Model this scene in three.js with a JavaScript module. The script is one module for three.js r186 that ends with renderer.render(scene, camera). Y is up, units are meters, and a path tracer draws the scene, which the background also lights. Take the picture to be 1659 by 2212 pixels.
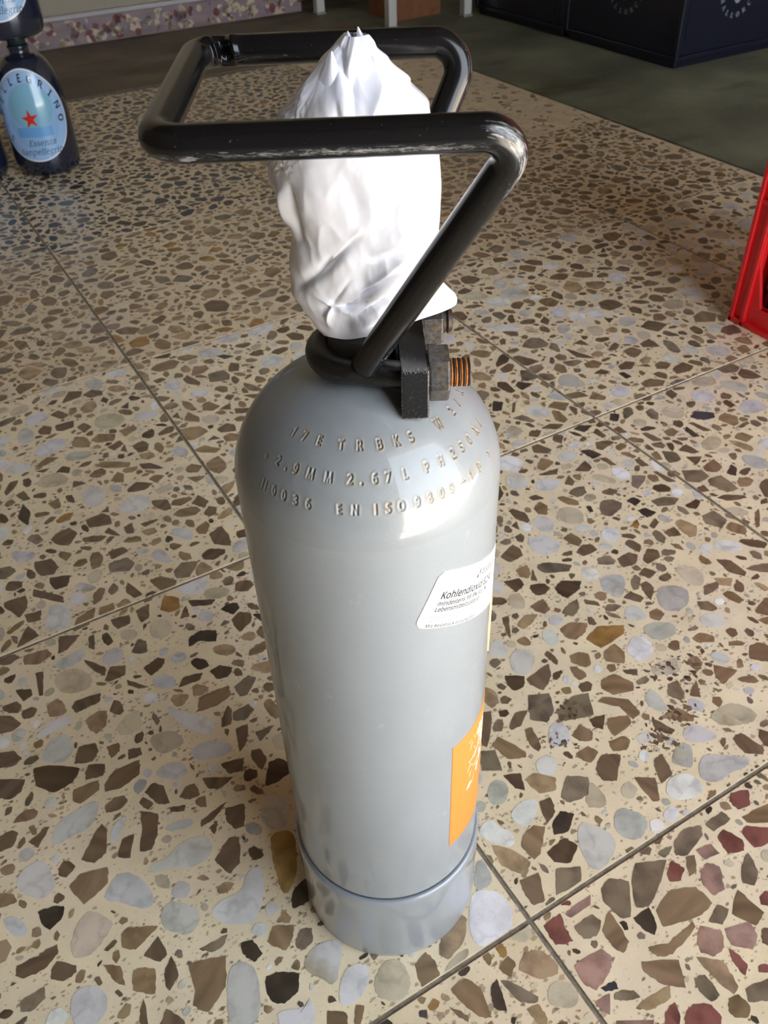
import * as THREE from 'three';
import { RoundedBoxGeometry } from 'three/addons/geometries/RoundedBoxGeometry.js';
import { mergeGeometries, mergeVertices, toCreasedNormals } from 'three/addons/utils/BufferGeometryUtils.js';
import { ImprovedNoise } from 'three/addons/math/ImprovedNoise.js';

// ---------------------------------------------------------------- camera, sky, exposure
const scene = new THREE.Scene();
const camera = new THREE.PerspectiveCamera(61.335, 1659 / 2212, 0.02, 60);
camera.position.set(0.00569, 0.54953, 0.27748);
camera.rotation.set(-0.709577, 0, -0.0406007);
camera.focus = 0.34;
camera.userData.fStop = 36;
scene.add(camera);
camera.updateMatrixWorld(true);
camera.updateProjectionMatrix();
const renderer = new THREE.WebGLRenderer({ antialias: true });
renderer.toneMapping = THREE.LinearToneMapping;
renderer.toneMappingExposure = 0.88;
renderer.shadowMap.enabled = true;
scene.background = new THREE.Color(0.82, 0.91, 1.04);   // clear sky, enters through the doorway only
scene.backgroundIntensity = 7.0;
const sun = new THREE.DirectionalLight(0xfff2de, 80);     // high sun behind the camera: lights the floor just inside the doorway
sun.position.set(0.4846 * 7.2, 20.4, 0.8747 * 7.2); sun.target.position.set(0, 0, 0); sun.castShadow = true; sun.shadow.mapSize.set(2048, 2048);
Object.assign(sun.shadow.camera, { left: -6, right: 6, top: 6, bottom: -6, near: 1, far: 40 }); scene.add(sun, sun.target);

// ---------------------------------------------------------------- helpers
let seed = 12345;
function rnd() { seed = (seed + 0x6d2b79f5) | 0; let t = Math.imul(seed ^ (seed >>> 15), 1 | seed); t = (t + Math.imul(t ^ (t >>> 7), 61 | t)) ^ t; return ((t ^ (t >>> 14)) >>> 0) / 4294967296; }
const rr = (a, b) => a + (b - a) * rnd();
const V3 = (x, y, z) => new THREE.Vector3(x, y, z);
const noise = new ImprovedNoise();
const names = {};
function numbered(n) { const k = names[n] = (names[n] ?? -1) + 1; return k ? n + '_' + String(k).padStart(3, '0') : n; }
function shade(o) { o.traverse((m) => { if (m.isMesh) { m.castShadow = true; m.receiveShadow = true; } }); return o; }
function mesh(name, geo, mat, parent) {
  const m = new THREE.Mesh(geo, mat); m.name = numbered(name); m.castShadow = m.receiveShadow = true;
  parent.add(m); return m;
}
function structure(o) { o.userData.kind = 'structure'; return o; }
function tag(o, label, category, group) { o.userData = { ...o.userData, label, category }; if (group) o.userData.group = group; return o; }
// The room is laid out along the floor tiles: u counts tiles to the right, v counts tiles away from the door.
const T = 0.4, PHI = 0.505918, CO = Math.cos(PHI), SI = Math.sin(PHI), OX = 0.0867455, OZ = 0.036028;
const roomPoint = (u, v, y = 0) => V3(OX + T * (u * CO - v * SI), y, OZ - T * (u * SI + v * CO));
function thing(name, u, v, y = 0, turn = 0) {
  const g = new THREE.Group(); g.name = numbered(name); g.position.copy(roomPoint(u, v, y)); g.rotation.y = PHI + turn; scene.add(g); return g;
}
const std = (o) => new THREE.MeshStandardMaterial(o);
const phy = (o) => new THREE.MeshPhysicalMaterial(o);
function canvas(w, h, draw) { const c = document.createElement('canvas'); c.width = w; c.height = h; draw(c.getContext('2d'), w, h); return c; }
function tex(c, srgb = true, wrap = THREE.RepeatWrapping) {
  const t = new THREE.CanvasTexture(c); t.wrapS = t.wrapT = wrap; t.magFilter = THREE.LinearFilter;
  if (srgb) t.colorSpace = THREE.SRGBColorSpace; t.needsUpdate = true; return t;
}
function blur(a, w, h, r) {   // box blur of a float field, wraps sideways
  const b = new Float32Array(a.length);
  for (let y = 0; y < h; y++) { let s = 0; for (let i = -r; i <= r; i++) s += a[y * w + Math.min(w - 1, Math.max(0, i))]; for (let x = 0; x < w; x++) { b[y * w + x] = s / (2 * r + 1); s += a[y * w + Math.min(w - 1, x + r + 1)] - a[y * w + Math.max(0, x - r)]; } }
  const c = new Float32Array(a.length);
  for (let x = 0; x < w; x++) { let s = 0; for (let i = -r; i <= r; i++) s += b[Math.min(h - 1, Math.max(0, i)) * w + x]; for (let y = 0; y < h; y++) { c[y * w + x] = s / (2 * r + 1); s += b[Math.min(h - 1, y + r + 1) * w + x] - b[Math.max(0, y - r) * w + x]; } }
  return c;
}
function fbm(x, y, z, n = 4) { let s = 0, a = 0.5; for (let i = 0; i < n; i++) { s += a * noise.noise(x, y, z + i * 7.3); x *= 2.03; y *= 2.03; a *= 0.5; } return s; }
function noiseTexture(w, h, f, srgb = true) {   // f(x, y in 0..1) -> [r, g, b] in 0..255
  const d = new Uint8Array(w * h * 4);
  for (let y = 0; y < h; y++) for (let x = 0; x < w; x++) { const c = f(x / w, y / h), i = (y * w + x) * 4; d[i] = Math.max(0, Math.min(255, c[0])); d[i + 1] = Math.max(0, Math.min(255, c[1])); d[i + 2] = Math.max(0, Math.min(255, c[2])); d[i + 3] = 255; }
  const t = new THREE.DataTexture(d, w, h); t.wrapS = t.wrapT = THREE.RepeatWrapping; t.magFilter = THREE.LinearFilter; t.minFilter = THREE.LinearFilter;
  if (srgb) t.colorSpace = THREE.SRGBColorSpace; t.needsUpdate = true; return t;
}
function surface(fn, nu, nv, uvfn) {   // parametric grid, fn(a, b) -> Vector3 with a, b in 0..1
  const p = [], uv = [], ix = [];
  for (let j = 0; j <= nv; j++) for (let i = 0; i <= nu; i++) { const q = fn(i / nu, j / nv); p.push(q.x, q.y, q.z); const w = uvfn ? uvfn(i / nu, j / nv) : [i / nu, j / nv]; uv.push(w[0], w[1]); }
  for (let j = 0; j < nv; j++) for (let i = 0; i < nu; i++) { const a = j * (nu + 1) + i, b = a + 1, c = a + nu + 1, d = c + 1; ix.push(a, b, d, a, d, c); }
  const g = new THREE.BufferGeometry(); g.setAttribute('position', new THREE.Float32BufferAttribute(p, 3)); g.setAttribute('uv', new THREE.Float32BufferAttribute(uv, 2)); g.setIndex(ix); g.computeVertexNormals(); return g;
}
function closeSeam(g, nu) {   // average the normals along the seam of a surface that closes on itself in a
  const n = g.attributes.normal, rows = n.count / (nu + 1);
  for (let j = 0; j < rows; j++) { const a = j * (nu + 1), b = a + nu, v = V3(n.getX(a) + n.getX(b), n.getY(a) + n.getY(b), n.getZ(a) + n.getZ(b)).normalize(); n.setXYZ(a, v.x, v.y, v.z); n.setXYZ(b, v.x, v.y, v.z); }
  return g;
}
function lathe(profile, seg = 96, uvfn) {   // profile [[r, y], ...] bottom to top, outside faces out
  const P = profile; const len = [0]; for (let i = 1; i < P.length; i++) len.push(len[i - 1] + Math.hypot(P[i][0] - P[i - 1][0], P[i][1] - P[i - 1][1]));
  const n = P.length - 1, total = len[n];
  const g = surface((a, b) => { const i = Math.round(b * n), f = a * 2 * Math.PI - Math.PI; return V3(P[i][0] * Math.sin(f), P[i][1], P[i][0] * Math.cos(f)); }, seg, n, (a, b) => { const i = Math.round(b * n); return uvfn ? uvfn(a, P[i][1], len[i]) : [a, len[i] / total]; });
  return closeSeam(g, seg);
}
function box(w, h, d, r = 0.002, x = 0, y = 0, z = 0) { const g = new RoundedBoxGeometry(w, h, d, 2, Math.min(r, w / 2.1, h / 2.1, d / 2.1)); g.translate(x, y, z); return g; }
function fillet(points, radii, n = 10) {   // polyline with rounded corners -> dense points
  const out = [points[0].clone()];
  for (let i = 1; i < points.length - 1; i++) {
    const p = points[i], a = points[i - 1].clone().sub(p).normalize(), b = points[i + 1].clone().sub(p).normalize(), ang = a.angleTo(b), r = radii[i], d = r / Math.tan(ang / 2);
    const c = p.clone().add(a.clone().add(b).normalize().multiplyScalar(r / Math.sin(ang / 2))), s = p.clone().addScaledVector(a, d).sub(c), e = p.clone().addScaledVector(b, d).sub(c);
    const w = s.angleTo(e), ax = s.clone().cross(e).normalize();
    for (let k = 0; k <= n; k++) out.push(c.clone().add(s.clone().applyAxisAngle(ax, w * k / n)));
  }
  out.push(points[points.length - 1].clone()); return out;
}
function resample(pts, step) {
  const out = [pts[0].clone()]; let left = step;
  for (let i = 1; i < pts.length; i++) { let a = pts[i - 1].clone(); const b = pts[i]; let d = a.distanceTo(b); while (d >= left) { a = a.lerp(b, left / d); out.push(a.clone()); d = a.distanceTo(b); left = step; } left -= d; }
  if (out[out.length - 1].distanceTo(pts[pts.length - 1]) > step * 0.3) out.push(pts[pts.length - 1].clone()); return out;
}
function sweep(pts, r, seg = 24, push, caps = true) {   // round rod along points; uv in metres; push(point, normal, s) may move a vertex
  const n = pts.length, T_ = pts.map((p, i) => pts[Math.min(n - 1, i + 1)].clone().sub(pts[Math.max(0, i - 1)]).normalize());
  let N = Math.abs(T_[0].y) > 0.9 ? V3(1, 0, 0) : V3(0, 1, 0); N.sub(T_[0].clone().multiplyScalar(N.dot(T_[0]))).normalize();
  const pos = [], uv = [], ix = [], frames = []; let s = 0;
  for (let i = 0; i < n; i++) {
    if (i) { s += pts[i].distanceTo(pts[i - 1]); N.sub(T_[i].clone().multiplyScalar(N.dot(T_[i]))).normalize(); }
    const B = T_[i].clone().cross(N); frames.push({ s, p: pts[i], N: N.clone(), B }); const R = typeof r === 'function' ? r(s, i / (n - 1)) : r;
    for (let k = 0; k <= seg; k++) { const a = k / seg * 2 * Math.PI, dir = N.clone().multiplyScalar(Math.cos(a)).addScaledVector(B, Math.sin(a)), p = pts[i].clone().addScaledVector(dir, R); if (push) push(p, dir, s, pts[i]); pos.push(p.x, p.y, p.z); uv.push(s, k / seg); }
  }
  for (let i = 0; i < n - 1; i++) for (let k = 0; k < seg; k++) { const a = i * (seg + 1) + k, b = a + 1, c = a + seg + 1, d = c + 1; ix.push(a, c, d, a, d, b); }
  if (caps) for (const [i, f] of [[0, 1], [n - 1, 0]]) { const c = pos.length / 3; pos.push(pts[i].x, pts[i].y, pts[i].z); uv.push(0, 0); for (let k = 0; k < seg; k++) { const a = i * (seg + 1) + k; f ? ix.push(c, a, a + 1) : ix.push(c, a + 1, a); } }
  const g = new THREE.BufferGeometry(); g.setAttribute('position', new THREE.Float32BufferAttribute(pos, 3)); g.setAttribute('uv', new THREE.Float32BufferAttribute(uv, 2)); g.setIndex(ix); g.computeVertexNormals(); closeSeamRows(g, seg, n); g.userData.frames = frames; return g;
}
function closeSeamRows(g, seg, n) { const m = g.attributes.normal; for (let i = 0; i < n; i++) { const a = i * (seg + 1), b = a + seg, v = V3(m.getX(a) + m.getX(b), m.getY(a) + m.getY(b), m.getZ(a) + m.getZ(b)).normalize(); m.setXYZ(a, v.x, v.y, v.z); m.setXYZ(b, v.x, v.y, v.z); } }
const sm = (a, b, x) => { const t = Math.max(0, Math.min(1, (x - a) / (b - a))); return t * t * (3 - 2 * t); };
const lin = (table, x) => { if (x <= table[0][0]) return table[0][1]; for (let i = 1; i < table.length; i++) if (x <= table[i][0]) { const [a, p] = table[i - 1], [b, q] = table[i]; return p + (q - p) * sm(0, 1, (x - a) / (b - a)) * 0.5 + (q - p) * (x - a) / (b - a) * 0.5; } return table[table.length - 1][1]; };

// ---------------------------------------------------------------- room shell
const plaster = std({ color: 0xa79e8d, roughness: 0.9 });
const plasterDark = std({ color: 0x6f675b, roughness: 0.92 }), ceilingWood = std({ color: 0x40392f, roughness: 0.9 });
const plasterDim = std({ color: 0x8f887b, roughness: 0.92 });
const U0 = -4, U1 = 7.2, V0 = -2.75, V1 = 6.39, V2 = 8.2, HC = 2.6;
function slab(name, u0, u1, v0, v1, y0, y1, mat) {
  const g = thing(name, (u0 + u1) / 2, (v0 + v1) / 2, 0);
  const m = new THREE.Mesh(new THREE.BoxGeometry((u1 - u0) * T, y1 - y0, (v1 - v0) * T), mat); m.position.y = (y0 + y1) / 2; m.castShadow = m.receiveShadow = true;
  scene.remove(g); m.position.add(g.position); m.rotation.y = PHI; m.name = g.name; scene.add(m); return structure(m);
}
slab('wall_left', U0 - 0.4, U0, V0 - 0.4, V2 + 0.4, -0.05, HC, plasterDark);
slab('wall_right', U1, U1 + 0.4, V0 - 0.4, V2 + 0.4, -0.05, HC, plaster);
slab('wall_back', U0, 2.75, V1, V1 + 0.35, -0.05, HC, plaster);
slab('wall_rear', U0, U1, V2, V2 + 0.4, -0.05, HC, plasterDim);
slab('ceiling', U0 - 0.4, U1 + 0.4, V0 - 0.4, V2 + 0.4, HC, HC + 0.15, ceilingWood);
{ // the wall behind the camera with its open doorway
  const D0 = -0.35, D1 = 4.1, DH = 1.95;
  slab('wall_front', U0, D0, V0 - 0.4, V0, -0.05, HC, plaster);
  slab('wall_front', D1, U1, V0 - 0.4, V0, -0.05, HC, plaster);
  slab('wall_front', D0, D1, V0 - 0.4, V0, DH, HC, plaster);
}
slab('ground', -40, 40, -60, V0 - 0.4, -0.12, -0.02, std({ color: 0xa8a49a, roughness: 0.95 }));

// ---------------------------------------------------------------- terrazzo floor
const floorGroup = structure(new THREE.Group()); floorGroup.name = 'floor'; floorGroup.position.copy(roomPoint(0, 0, 0)); floorGroup.rotation.y = PHI; scene.add(floorGroup);
// floor frame: local x = u * T, local z = -v * T
const specks = (n, pale, dark, w) => tex(canvas(1024, 1024, (c, W, H) => {
  c.fillStyle = pale; c.fillRect(0, 0, W, H);
  const id = c.getImageData(0, 0, W, H), d = id.data;
  for (let y = 0; y < H; y++) for (let x = 0; x < W; x++) { const f = 1 + 0.10 * fbm(x / 90, y / 90, 3.1, 4) + 0.05 * (rnd() - 0.5), i = (y * W + x) * 4; for (let k = 0; k < 3; k++) d[i + k] = Math.min(255, d[i + k] * (k === 2 ? f * (1 + 0.06 * fbm(x / 200, y / 200, 9, 2)) : f)); }
  c.putImageData(id, 0, 0);
  for (let i = 0; i < n; i++) {
    const x = rnd() * W, y = rnd() * H; if (fbm(x / 160, y / 160, 11, 3) < -0.08 && rnd() < 0.75) continue;
    const r = w * (0.4 + rnd() * rnd() * 2.2), a = rnd() * 7; c.fillStyle = dark[Math.floor(rnd() * dark.length)]; c.globalAlpha = 0.35 + 0.5 * rnd();
    c.beginPath(); const k = 4 + Math.floor(rnd() * 3); for (let j = 0; j < k; j++) { const b = a + j / k * 6.283, q = r * (0.5 + rnd()); c.lineTo(x + Math.cos(b) * q * 1.3, y + Math.sin(b) * q * 0.8); } c.fill();
  }
  c.globalAlpha = 1;
}));
const creamMap = specks(9000, '#f1e0bd', ['#8b7355', '#a58c6a', '#6f5c47', '#9a8468', '#b8a080', '#57493b'], 1.9);
const fineMap = specks(10000, '#ecd9b4', ['#86725a', '#9c8560', '#6a5945', '#a58f68'], 2.6);
const tanMap = specks(5000, '#e2cfae', ['#8a7050', '#9c8059', '#7a654a'], 2.2);
const polish = { roughness: 0.34, envMapIntensity: 1 };
const tileMats = { cream: std({ map: creamMap, ...polish }), fine: std({ map: fineMap, ...polish }), tan: std({ map: tanMap, roughness: 0.4 }) };
const layeredMap = noiseTexture(512, 512, (x, y) => { const w = fbm(x * 3, y * 14, 1.7, 4) * 0.55 + 0.16 * Math.sin((y * 40 + 5 * fbm(x * 3, y * 3, 4, 3)) * 2.2) * (0.4 + fbm(x * 5, y * 5, 8, 2)) + 0.10 * (rnd() - 0.5); const f = 238 * (1 + 0.55 * w); return [f, f * 0.985, f * 0.965]; });
const marbleMap = noiseTexture(512, 512, (x, y) => { const w = fbm(x * 7, y * 7, 5.2, 5); const cr = Math.max(0, 0.08 - Math.abs(fbm(x * 4, y * 4, 21, 4))) * 4; const f = 250 * (1 + 0.22 * w - 0.25 * cr + 0.08 * (rnd() - 0.5)); const o = Math.max(0, fbm(x * 3, y * 3, 31, 4) - 0.18) * 260; return [f - o * 0.35, f - o * 0.5, f - o * 0.85]; });
const mottledMap = noiseTexture(512, 512, (x, y) => { const w = fbm(x * 12, y * 12, 15.2, 4), q = fbm(x * 4, y * 4, 41, 3); const f = 238 * (1 + 0.45 * w + 0.35 * q + 0.12 * (rnd() - 0.5)); return [f, f * (0.985 - 0.06 * q), f * (0.97 - 0.1 * q)]; });
const grainMats = [layeredMap, marbleMap, mottledMap].map((map) => std({ map, vertexColors: true, roughness: 0.3 }));
const groutMat = std({ map: noiseTexture(256, 256, (x, y) => { const f = 1 + 0.5 * fbm(x * 30, y * 30, 2, 3) + 0.2 * (rnd() - 0.5); return [134 * f, 124 * f, 110 * f]; }), roughness: 0.95 });

// chip colours: [sRGB hex, grain, roundness]
const C = {
  b: [0x806c57, 0, 0], d: [0x675543, 0, 0], k: [0x51473d, 2, 0], m: [0x9a8265, 0, 0], t: [0xb39b7b, 2, 0.2], g: [0xe0ddd7, 1, 0.8], w: [0xf2f0ec, 1, 0.9],
  c: [0xd6c8ac, 1, 0.7], y: [0xc0a264, 2, 0.6], o: [0xa8834f, 2, 0.2], r: [0x8d5c53, 2, 0.2], p: [0xb49387, 2, 0.4], e: [0xc6c4b8, 1, 0.7], n: [0x4a4d52, 2, 0.4], s: [0x8f806c, 2, 0.1],
};
const PAL = {
  main: 'bbbdmmmmstttgggggwwccctkse', left: 'bbbdmmmmttggwwcccmts', pink: 'bmssmttrrpppcbdsmke', fine: 'mttsbcmok', right: 'bbbdmmmsstgggccwwe', tan: 'mmstmtmsobtm', grey: 'bbmmstggwccmbs', dark: 'nnnkkdnbmnk', plain: 'tmtct',
};
function paletteOf(u, v) {
  if (v >= 4) return u >= 2 ? 'plain' : 'dark';
  if (v === 3) return u >= 1 ? (u >= 2 ? 'plain' : 'tan') : 'dark';
  if (v === 2) return u <= 0 ? 'tan' : 'tan';
  if (v === 1) return u <= -1 ? 'left' : u === 0 ? 'left' : 'grey';
  if (v === 0) return u <= -1 ? 'main' : u === 0 ? 'right' : 'right';
  return u >= 0 ? 'pink' : 'fine';
}
const COVER = { main: 0.6, left: 0.6, pink: 0.66, fine: 0.5, right: 0.62, grey: 0.6, tan: 0.58, dark: 0.5, plain: 0.14 };
function chipPolygon(L, W, a, roundness) {
  const n = roundness > 0.5 ? 9 + Math.floor(rnd() * 4) : 5 + Math.floor(rnd() * 3), q = [], a0 = rnd() * 6.283;
  for (let i = 0; i < n; i++) { const b = a0 + (i + (roundness > 0.5 ? 0.35 : 0.6) * (rnd() - 0.5)) / n * 6.283, k = roundness > 0.5 ? rr(0.85, 1.05) : rr(0.72, 1.12); const x = Math.cos(b) * L * k, y = Math.sin(b) * W * k; q.push([x * Math.cos(a) - y * Math.sin(a), x * Math.sin(a) + y * Math.cos(a)]); }
  return q;
}
function clip(poly, h) {
  for (const [ax, sg] of [[0, 1], [0, -1], [1, 1], [1, -1]]) {
    const out = []; for (let i = 0; i < poly.length; i++) { const p = poly[i], q = poly[(i + 1) % poly.length], dp = h - sg * p[ax], dq = h - sg * q[ax]; if (dp >= 0) out.push(p); if (dp * dq < 0) { const t = dp / (dp - dq); out.push([p[0] + (q[0] - p[0]) * t, p[1] + (q[1] - p[1]) * t]); } } poly = out; if (poly.length < 3) return [];
  }
  return poly;
}
function inside(q, x, y) { let c = false; for (let i = 0, j = q.length - 1; i < q.length; j = i++) if ((q[i][1] > y) !== (q[j][1] > y) && x < (q[j][0] - q[i][0]) * (y - q[i][1]) / (q[j][1] - q[i][1]) + q[i][0]) c = !c; return c; }
const area = (q) => { let s = 0; for (let i = 0; i < q.length; i++) { const a = q[i], b = q[(i + 1) % q.length]; s += a[0] * b[1] - a[1] * b[0]; } return s / 2; };
const TOP = 0.00022;
function chipGeometry(q, color, cx, cz) {   // polygon in tile metres -> thin stone with a worn rim, set flush into the tile
  if (area(q) < 0) q = q.slice().reverse();
  const n = q.length, pos = [], uv = [], col = [], ix = [], o = [rnd(), rnd()], ra = rnd() * 6.283, cs = Math.cos(ra) * 7, sn = Math.sin(ra) * 7;
  let mx = 0, mz = 0; for (const p of q) { mx += p[0] / n; mz += p[1] / n; }
  const put = (x, y, z) => { pos.push(x, y, z); uv.push(o[0] + (x - mx) * cs - (z - mz) * sn, o[1] + (x - mx) * sn + (z - mz) * cs); col.push(color.r, color.g, color.b); };
  put(mx, TOP, mz);
  for (const p of q) { const d = Math.hypot(p[0] - mx, p[1] - mz), k = Math.max(0.5, 1 - 0.0003 / d); put(mx + (p[0] - mx) * k, TOP, mz + (p[1] - mz) * k); }
  for (const p of q) put(p[0], -0.0004, p[1]);
  for (let i = 0; i < n; i++) { const j = (i + 1) % n; ix.push(0, 1 + j, 1 + i, 1 + i, 1 + j, 1 + n + j, 1 + i, 1 + n + j, 1 + n + i); }
  const g = new THREE.BufferGeometry(); g.setAttribute('position', new THREE.Float32BufferAttribute(pos, 3)); g.setAttribute('uv', new THREE.Float32BufferAttribute(uv, 2)); g.setAttribute('color', new THREE.Float32BufferAttribute(col, 3)); g.setIndex(ix);
  const nn = new Float32Array(pos.length); for (let i = 0; i <= n; i++) nn[i * 3 + 1] = 1; for (let i = 0; i < n; i++) { const a = [pos[(1 + n + i) * 3] - mx, pos[(1 + n + i) * 3 + 2] - mz], l = Math.hypot(...a); nn[(1 + n + i) * 3] = a[0] / l; nn[(1 + n + i) * 3 + 2] = a[1] / l; } g.setAttribute('normal', new THREE.BufferAttribute(nn, 3));
  return g;
}
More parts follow.
